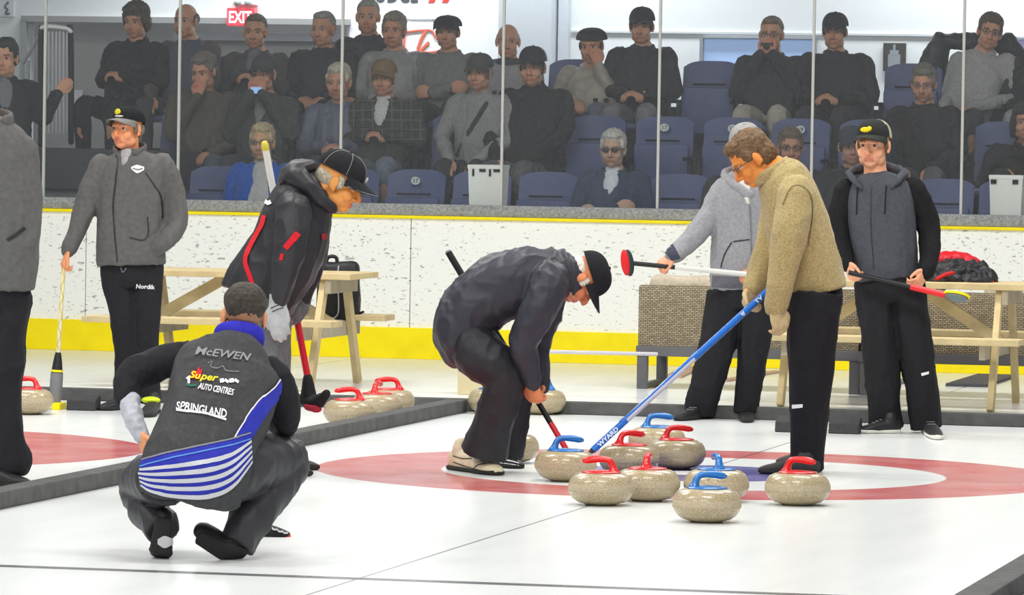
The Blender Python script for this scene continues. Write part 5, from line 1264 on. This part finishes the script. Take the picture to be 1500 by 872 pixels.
add_cap(f.o, f.H, f.R, 1.13, (48, 50, 50), (52, 54, 50), back=(172, 172, 150), tilt=.10, logo=[(.016, .066, (.026, .013), (246, 214, 20)), (-.004, .072, (.012, .012), (246, 214, 20))])
vm2 = cloth((76, 79, 86), 'knit'); sm2 = cloth((34, 34, 36), 'knit')
jk = f.garment('sweater', [f.chain(torso, sup=2.4, cap='flat', n=30)], vm2, seed=61, wr=(.010, 9, .5))
f.garment('sleeve', [f.chain(aL, n=18)], sm2, seed=62, wr=(.010, 13, .8)); f.garment('sleeve', [f.chain(aR, n=18)], sm2, seed=63, wr=(.010, 13, .8))
f.garment('hood', [tube([f.p(1262, 276, -.135), f.p(1250, 262, -.10), f.p(1246, 252, .02), f.p(1284, 243, .11), f.p(1322, 252, .02), f.p(1317, 262, -.10), f.p(1306, 275, -.135)], [.010, .020, .025, .028, .025, .020, .010], n=12)], vm2, voxel=.008)
ring_collar(f.p(1284, 263, .0), frame((-.1, -.95, -.3)), .080, .080, .016, .010, .0, .012, sm2, 'shirt_collar', f.o)
drape('zip', jk, *line2([(1276, 276), (1276, 330), (1280, 395)], 1.4, 30), ZIP, jk, .003)
for x in (1257, 1298): drape('drawstring', jk, *line2([(x, 272), (x - 1, 290), (x - 2, 314)], 1.8, 12), sm2, jk, .005)
f.garment('trousers', [f.chain([(1300, 392, 0, 45, .135), (1302, 424, 0, 46, .135), (1304, 440, 0, 42, .12)], cap='flat', n=28), f.chain(lL, cap='flat'), f.chain(lR, cap='flat')], cloth((34, 34, 37), 'cloth'), seed=64, wr=(.016, 8, .5))
tr = [o for o in f.o.children if o.name.startswith('trousers')][0]
drape('trouser_badge', tr, *strip([(1349, 547), (1360, 544)], [(1350, 551), (1360, 548)], 6, 2), INKW, tr, .004)
add_shoes(f.o, [(g0(1316, 635), g0(1256, 635)), (g0(1350, 626), g0(1374, 645))], SHOEK, SOLEW, mat('lace_dim', (120, 120, 120)))
a, b = f.p(1246, 400, -.17), f.p(1392, 434, -.24); L = lambda t: lerp(a, b, t)
kb = thing('curling_broom', 'black and red broom with yellow-rimmed grey head held across the hips by man at right', 'broom', L(.5))
solid('shaft', [cyl_bar(L(-.02), L(.60), .0135)], BLACKP, kb, smooth=60); solid('red_shaft', [cyl_bar(L(.60), L(.95), .017)], mat('broom_red2', (226, 28, 36), .35, .5), kb, smooth=60)
hRm = np.array(Matrix.Rotation(.18, 3, 'Y')) @ np.array(Matrix.Rotation(-.30, 3, 'X'))
solid('broom_pad', [ellip(f.p(1401, 436, -.24), (.068, .06, .020), hRm)], mat('pad_slate', (116, 126, 124), .8), kb, smooth=60)
solid('head_rim', [tube([Vector(f.p(1401, 435, -.24)) + Vector(hRm @ np.array((.070 * math.cos(t), .062 * math.sin(t), .008))) for t in np.linspace(0, 2 * math.pi, 25)], .007, n=8, sub=1)], INKY, kb, smooth=60)
solid('broom_head', [ellip(f.p(1401, 433, -.24), (.055, .05, .012), hRm)], mat('head_yellow_green', (196, 190, 40), .6), kb, smooth=60)
# ================================================================ SPECTATORS BEHIND THE GLASS
SEAT_G = 'spectators seated behind the glass'
def spectator(x, y, row, label, jc, tc, hair, hs='short', pose='lap', yaw=0, hyaw=0, pitch=.05, lean=.0, side=0.0, k=1.12, wd=1.06, cap=None, capback=None, capstyle='ball', glasses=None, kind='cloth', skin=(206, 150, 118), shirt=None, roll=0.0, standing=None, u=None, extra=None, shl=.62, sleeve=None, vest=None, scarf=None):
    u0 = (ROWU[row] - .04) if u is None else u
    H = PU(x, y, u0); rz = ROWZ[row] if standing is None else standing
    E3 = Vector((0, 0, 1)); B = -UV
    fw = (B * math.cos(yaw) + VV * math.sin(yaw)).normalized(); rt = fw.cross(E3)            # rt = his own right
    hz = max(rz + .50, H.z - .84) if standing is None else H.z - .78
    hip = Vector((H.x, H.y, 0)) - fw * lean - VV * side + E3 * hz
    Sh = H - E3 * .212 - fw * (.05 + lean * .25) - VV * side * .25; Sh = Vector(Sh)
    neck = Sh + E3 * .06
    ax = (Sh - hip)
    tl = lambda t: hip + ax * t
    q = lambda p: tuple(p)
    torso = tube([q(tl(-.06)), q(tl(.10)), q(tl(.45) + fw * .02), q(tl(.80)), q(tl(1.0)), q(tl(1.12))], [.165 * wd, .185 * wd, .185 * wd, .205 * wd, .165 * wd, .07], [.12, .145 * wd, .145 * wd, .13, .10, .065], ref=q(fw), n=24, sup=2.4)
    tcore = tube([q(tl(.0)), q(tl(.45)), q(tl(.85)), q(tl(1.0))], [.12, .12, .13, .08], [.08, .08, .08, .07], ref=q(fw), n=14)
    arms = []; fl = []; hands = []
    for s in (-1, 1):                                                              # s=+1: his right = image left
        r_ = rt * s
        sh = Sh + r_ * .175 * wd - E3 * .03
        pz = {'lap': ('lap', 'lap'), 'chin': ('chin', 'lap'), 'cheek': ('lap', 'cheek'), 'cross': ('cross', 'cross'), 'hold': ('hold', 'hold'), 'knees': ('knee', 'knee'), 'clasp': ('clasp', 'clasp'), 'rail': ('lap', 'rail'), 'belly': ('belly', 'belly'), 'drop': ('drop', 'drop')}[pose][0 if s == 1 else 1]
        if pz == 'lap': el, wr, hd_ = sh + r_ * .07 - E3 * .27 + fw * .04, hip + fw * .27 + r_ * .10 + E3 * .12, fw * .5 - r_ * .6 - E3 * .3
        elif pz == 'clasp': el, wr, hd_ = sh + r_ * .08 - E3 * .26 + fw * .05, hip + fw * .30 + r_ * .055 + E3 * .19, fw * .35 - r_ * .8 - E3 * .1
        elif pz == 'belly': el, wr, hd_ = sh + r_ * .10 - E3 * .24 + fw * .04, hip + fw * .22 + r_ * .07 + E3 * .28, fw * .2 - r_ * .9
        elif pz == 'knee': el, wr, hd_ = sh + r_ * .09 - E3 * .25 + fw * .12, hip + fw * .38 + r_ * .12 + E3 * .10, fw * .6 - E3 * .5 - r_ * .2
        elif pz == 'cross': el, wr, hd_ = sh + r_ * .08 - E3 * .25 + fw * .06, tl(.42) + fw * .23 - r_ * .06 + E3 * (.02 * s), -r_
        elif pz == 'hold': el, wr, hd_ = sh + r_ * .06 - E3 * .24 + fw * .10, H + fw * .18 + r_ * .05 - E3 * .16, E3 * .8 - r_ * .5
        elif pz == 'chin': el, wr, hd_ = sh + r_ * .04 - E3 * .26 + fw * .12, H + fw * .13 + r_ * .03 - E3 * .21, E3 * .9 - r_ * .2 - fw * .2
        elif pz == 'cheek': el, wr, hd_ = sh + r_ * .05 - E3 * .25 + fw * .10, H + fw * .10 + r_ * .08 - E3 * .17, E3 * .95 - r_ * .25
        elif pz == 'rail': el, wr, hd_ = sh + r_ * .10 - E3 * .22, sh + r_ * .20 + fw * .08 - E3 * .02, E3 * .6 + r_ * .5
        else: el, wr, hd_ = sh + r_ * .06 - E3 * .28, sh + r_ * .06 - E3 * .52 + fw * .06, -E3
        arms.append(tube([q(sh - r_ * .05), q(sh + r_ * .01), q((sh + el) / 2 + r_ * .01), q(el), q((el + wr) / 2), q(wr)], [.07, .075, .068, .060, .052, .044], n=14))
        fl.append(tube([q(sh), q(el), q(wr)], [.045, .04, .026], n=10))
        hands += hand_parts(wr + Vector(hd_).normalized() * .012, hd_, (fw * -.3 - E3 if pz in ('lap', 'knee', 'clasp', 'belly', 'drop') else -fw), 1 if s == 1 else -1, .75 if pz != 'knee' else .4, 1.05, fr=.0105)
    legs = []; lf = []; feet = []
    for s in (-1, 1):
        r_ = rt * s
        if standing is None:
            kn = hip + fw * .45 + r_ * .135 + E3 * .035; an = kn + fw * .0 - E3 * min(.45, kn.z - rz - .10)
            legs.append(tube([q(hip + r_ * .08), q(hip + fw * .18 + r_ * .10), q(kn - fw * .02), q(kn + fw * .02 - E3 * .06), q((kn + an) / 2), q(an)], [.09, .092, .075, .072, .062, .058], n=14))
        else:
            an = Vector((hip.x, hip.y, rz + .10)) + r_ * .10; kn = (hip + an) / 2 + r_ * .05
            legs.append(tube([q(hip + r_ * .08), q(kn), q(an)], [.095, .07, .06], n=14))
        lf.append(tube([q(hip + r_ * .08), q(kn), q(an)], [.05, .05, .035], n=10)); feet.append((an, s))
    ho = (fw * math.cos(hyaw) + rt * -math.sin(hyaw)) - E3 * math.tan(pitch)
    up = E3 + rt * -roll
    R = frame(ho, up)
    base = Vector((hip.x, hip.y, rz))
    me = remesh(head_parts(H, R, k) + [neck_part(H, R, neck, k, .062), tcore] + fl + lf + hands, .0078, 2)
    paint(me, H, R, k, skin, tuple(int(c * .7) for c in hair)); smoothen(me)
    o = put('person', me, SKIN, base=base); tag(o, label, 'person', SEAT_G)
    if vest:
        soft('vest', [torso], cloth(vest, kind), o, voxel=.012, sm=5, wrinkle=(.012, 11, .7), seed=int(x)); soft('shirt', arms, cloth(jc, kind), o, voxel=.012, sm=4, wrinkle=(.014, 13, .8), seed=int(y))
    else:
        soft('jacket', [torso] + arms, cloth(jc, kind), o, voxel=.012, sm=5, wrinkle=(.016, 11, .7), seed=int(x))
    Rb = frame(fw)
    ring_collar(neck - E3 * .015, Rb, .085, .08, .025, .015, .45, .015, cloth(jc if not vest else vest, kind), 'collar', o, .010)
    soft('trousers', legs + [tube([q(hip - E3 * .05 + fw * .03), q(hip + E3 * .06)], .16 * wd, .12, ref=q(fw), n=16)], cloth(tc, 'cloth'), o, voxel=.013, sm=5, wrinkle=(.016, 9, .7), seed=int(x) + 7)
    for an, s in feet:
        a = Vector((an.x, an.y, rz + .002)) - fw * .06
        up_, so = shoe_parts(a, a + fw * .27, h=.085, w=.05); solid('shoe', [box((0, 0, 0), (.001, .001, .001))] and up_ + so, SHOEK, o, smooth=60)
    if hs: add_hair(o, H, R, k, hair, 'undercap' if cap else hs, voxel=.009, seed=int(x))
    if cap: add_cap(o, H, R, k * 1.05, cap, cap, capback, capstyle, tilt=.06)
    if glasses: add_glasses(o, H, R, k, glasses, dark=(glasses == (40, 36, 40)))
    if shirt:
        c = tl(.80) + fw * .112
        soft('shirt', [tube([q(neck + fw * .045), q(tl(.86) + fw * .118), q(tl(shl) + fw * (.150 if shl > .5 else .168))], [.062, .058, .02], [.03, .03, .010], ref=q(fw), n=12)], cloth(shirt), o, voxel=.01)
    if scarf: soft('scarf', [tube([q(neck + rt * .08 * c_ + fw * (.09 * s_) - E3 * .01) for c_, s_ in [(math.cos(t), math.sin(t)) for t in np.linspace(0, 2 * math.pi, 16)]], .03, n=10, sub=1)], cloth(scarf), o, voxel=.011)
    if extra == 'camera':
        c = H + fw * .17 - E3 * .10; t = thing('camera', 'small dark camera held up to the mouth of the man with pale trousers', 'camera', c)
        solid('camera_body', [box(c, (.10, .05, .065), Rb, .008)], BLACKP, t, smooth=40); solid('camera_lens', [tube([q(c + fw * .02), q(c + fw * .06)], .024, n=16, sub=1, cap='flat')], BLACKP, t, smooth=40)
    if extra == 'phone':
        c = H + fw * .20 - E3 * .13; t = thing('phone', 'lit blue phone held up by the man in dark grey cap', 'phone', c)
        solid('phone_body', [box(c, (.085, .012, .05), Rb, .003)], glow('phone_screen', (150, 190, 236), .5), t)
    if extra == 'strap':
        soft('strap', [tube([q(neck + rt * -.10 + E3 * .01), q(tl(.85) - rt * .05 + fw * .135), q(tl(.5) + rt * .06 + fw * .165), q(tl(.22) + rt * .15 + fw * .13)], .022, .010, ref=q(fw), n=10)], cloth((56, 54, 54)), o, voxel=.009)
    if extra == 'front':
        jk_ = [c_ for c_ in o.children if c_.name.startswith('jacket')][0]
        drape('shirt_front', jk_, *strip([(x - 6, y + 34), (x - 9, y + 50), (x - 17, y + 72), (x - 22, y + 92)], [(x + 7, y + 34), (x + 8, y + 50), (x + 9, y + 72), (x + 11, y + 92)], 20, 8), cloth((196, 194, 190), 'knit'), jk_, .006)
    if extra == 'plaid':
        jk_ = [c_ for c_ in o.children if c_.name.startswith('jacket')][0]; bv = bvh_of(jk_); pm = cloth((104, 104, 96))
        for k_ in range(9): drape('plaid_line', jk_, *line2([(x - 58 + k_ * 14, y + 28), (x - 58 + k_ * 14, y + 92)], 1.7, 16), pm, jk_, .004, bv)
        for k_ in range(5): drape('plaid_line', jk_, *line2([(x - 60, y + 34 + k_ * 14), (x + 60, y + 34 + k_ * 14)], 1.7, 24), pm, jk_, .004, bv)
    return o
S = spectator
DKB = (36, 36, 40)
# back row
S(8, 84, 2, 'person in dark jacket standing at the far left edge gripping the handrail', (44, 44, 46), DKB, (52, 56, 48), pose='rail', yaw=.35, hyaw=-.3, standing=.50, u=12.15, shirt=(120, 120, 122), hs='full')
S(199, 30, 2, 'back-row man in black jacket with bushy dark hair beside the grey recess', (38, 38, 41), DKB, (84, 76, 62), 'curly', 'belly', yaw=-.25, hyaw=.1, side=.05, wd=1.1, pitch=.15)
S(272, 30, 2, 'back-row balding man in blue-grey vest over dark shirt, left of the exit sign', (92, 84, 82), (70, 70, 76), (96, 90, 84), 'fringe', 'knees', yaw=-.2, lean=.05, vest=(78, 86, 100), wd=1.08)
S(374, 46, 2, 'back-row person with brown-grey hair under the exit sign, hands at chest', (78, 74, 74), DKB, (104, 90, 74), 'short', 'belly', shirt=(110, 112, 120), hyaw=.1)
S(473, 42, 2, 'back-row grey-haired person in dark charcoal jacket right of the exit sign', (52, 50, 52), DKB, (150, 146, 140), 'short', 'lap', hyaw=-.15, wd=1.1)
S(539, 24, 2, 'back-row grey-haired person in dark navy jacket, tallest in front of the banner', (56, 56, 66), DKB, (150, 146, 136), 'short', 'lap', u=14.90, hyaw=.15)
S(577, 44, 2, 'back-row grey-haired person in light grey jacket in front of the banner', (148, 146, 146), (90, 90, 92), (140, 130, 112), 'full', 'lap', wd=1.08, kind='nylon')
S(656, 46, 2, 'back-row man in black flat cap and grey sweater in front of the banner', (124, 122, 122), (60, 60, 64), (120, 116, 110), pose='cross', cap=(40, 40, 46), capstyle='flat', wd=1.15)
S(744, 60, 2, 'back-row balding man in light grey coat with dark scarf at the pillar', (150, 148, 148), (120, 118, 116), (176, 168, 156), 'fringe', 'lap', scarf=(70, 70, 72), hyaw=.2)
S(866, 66, 2, 'back-row woman in beige jacket and fluffy black hat, hand on cheek', (164, 156, 142), (92, 96, 108), (50, 46, 44), 'full', 'cheek', cap=(44, 42, 42), capstyle='beret', lean=.03, pitch=.2, kind='nylon')
S(940, 38, 2, 'back-row man in black jacket and black cap, hands clasped, right of woman in beige', (46, 46, 50), (120, 120, 124), (90, 80, 70), pose='clasp', cap=(46, 46, 50), hyaw=.05, wd=1.08)
S(1130, 50, 2, 'back-row brown-haired man in dark jacket and pale trousers, camera at his mouth', (50, 48, 50), (176, 168, 152), (120, 104, 84), 'short', 'hold', extra='camera', glasses=(70, 66, 64), wd=1.12)
S(1223, 46, 2, 'back-row man in black jacket and black cap, hands clasped, left of the framed picture', (44, 44, 46), (52, 52, 54), (60, 56, 52), pose='clasp', cap=(46, 44, 46), wd=1.18)
S(1450, 46, 2, 'back-row woman in pale grey sweater with short brown hair leaning to the right', (164, 162, 160), (66, 66, 70), (92, 78, 62), 'full', 'lap', side=.20, roll=.2, hyaw=.2, kind='knit', glasses=(80, 76, 74))
S(1524, 54, 2, 'back-row person in dark coat cut off by the right edge of the photo', (44, 44, 46), (150, 148, 144), (90, 80, 70), 'full', 'lap', shirt=(206, 204, 200))
# middle row
S(298, 104, 1, 'middle-row person in brown-grey jacket with hood hair, hand raised to chin', (92, 84, 74), (84, 92, 104), (120, 110, 100), 'full', 'chin', yaw=.15, hyaw=-.35, pitch=.25, lean=.10, wd=1.12)
S(386, 108, 1, 'middle-row man in dark grey cap and dark jacket, lit phone at his mouth', (74, 74, 72), (70, 72, 76), (120, 112, 100), pose='hold', cap=(70, 72, 72), shirt=(140, 138, 132), extra='phone', hyaw=-.1)
S(496, 120, 1, 'middle-row white-haired person in blue-grey jacket, hands clasped in lap', (96, 100, 118), (60, 60, 64), (190, 180, 160), 'full', 'clasp', lean=.10, yaw=.1, hyaw=-.1, pitch=.1, kind='nylon')
S(562, 114, 1, 'middle-row man in dark plaid jacket and tan cap, hands on his belly', (64, 66, 62), (110, 120, 132), (150, 140, 124), pose='belly', cap=(128, 106, 78), shirt=(210, 208, 204), wd=1.12, extra='plaid')
S(702, 106, 1, 'middle-row man in pale grey sweater and dark cap resting hands on his knees', (150, 148, 146), (54, 54, 56), (130, 120, 108), pose='knees', cap=(80, 76, 74), yaw=-.15, lean=.08, kind='knit', wd=1.08, extra='strap')
S(780, 98, 1, 'middle-row burly man in black jacket and cap with grey back, hands on knees', (40, 40, 42), (92, 94, 96), (80, 74, 66), pose='knees', cap=(48, 48, 50), capback=(150, 150, 150), wd=1.28, k=1.2, yaw=-.2, hyaw=.2)
S(1353, 122, 1, 'middle-row grey-haired person in glasses and black jacket behind the capped player at right', (40, 40, 42), (96, 96, 98), (120, 114, 104), 'full', 'knees', glasses=(120, 116, 112), pitch=.2, lean=.08, wd=1.12)
S(1502, 178, 1, 'middle-row person in dark hooded coat at the right edge, hands on knees', (42, 42, 44), (60, 60, 62), (50, 46, 44), 'bob', 'knees', lean=.15, hyaw=.15, wd=1.2)
# front row
S(384, 208, 0, 'front-row woman in bright blue fleece and glasses with blonde-grey hair', (16, 88, 186), (80, 80, 84), (196, 176, 136), 'full', 'lap', shirt=(190, 188, 186), extra='front', glasses=(90, 84, 80), kind='fleece', skin=(216, 168, 130))
S(898, 218, 0, 'front-row white-haired woman in sunglasses and navy jacket with arms crossed', (66, 74, 98), (50, 50, 56), (206, 200, 190), 'full', 'cross', shirt=(220, 222, 228), glasses=(40, 36, 40), skin=(206, 166, 140))
S(1086, 226, 0, 'front-row person in dark green jacket almost hidden behind the grey-hoodie man', (58, 60, 54), DKB, (90, 84, 74), 'full', 'lap', wd=1.1)
S(1158, 216, 0, 'front-row person with brown hair and glasses peering past the tan-fleeced man', (44, 44, 48), DKB, (112, 96, 74), 'full', 'lap', glasses=(60, 56, 54), hyaw=.25, skin=(196, 140, 108))
S(1247, 214, 0, 'front-row man in dark cap and black jacket half hidden behind the capped player at right', (38, 38, 40), DKB, (80, 74, 66), pose='lap', cap=(64, 68, 78), hyaw=.3, skin=(188, 140, 116))

c = PU(1400, 120, 15.0)
tag(soft('draped_coat', [tube([PU(1376, 56, 15.0), PU(1372, 80, 15.0), PU(1352, 130, 14.98)], [.05, .10, .12], .06), tube([PU(1478, 60, 15.0), PU(1484, 90, 15.0), PU(1478, 140, 14.98)], [.06, .12, .13], .06), tube([PU(1380, 60, 15.02), PU(1425, 62, 15.04), PU(1480, 66, 15.02)], [.05, .07, .06], .06), tube([PU(1360, 140, 15.0), PU(1420, 120, 15.04), PU(1480, 140, 15.0)], [.10, .2, .12], .04)], cloth((42, 42, 46), 'nylon'), base=c, voxel=.013, sm=5, wrinkle=(.016, 11, .7)), 'black coat slung over the seat behind the woman in pale grey sweater', 'coat')
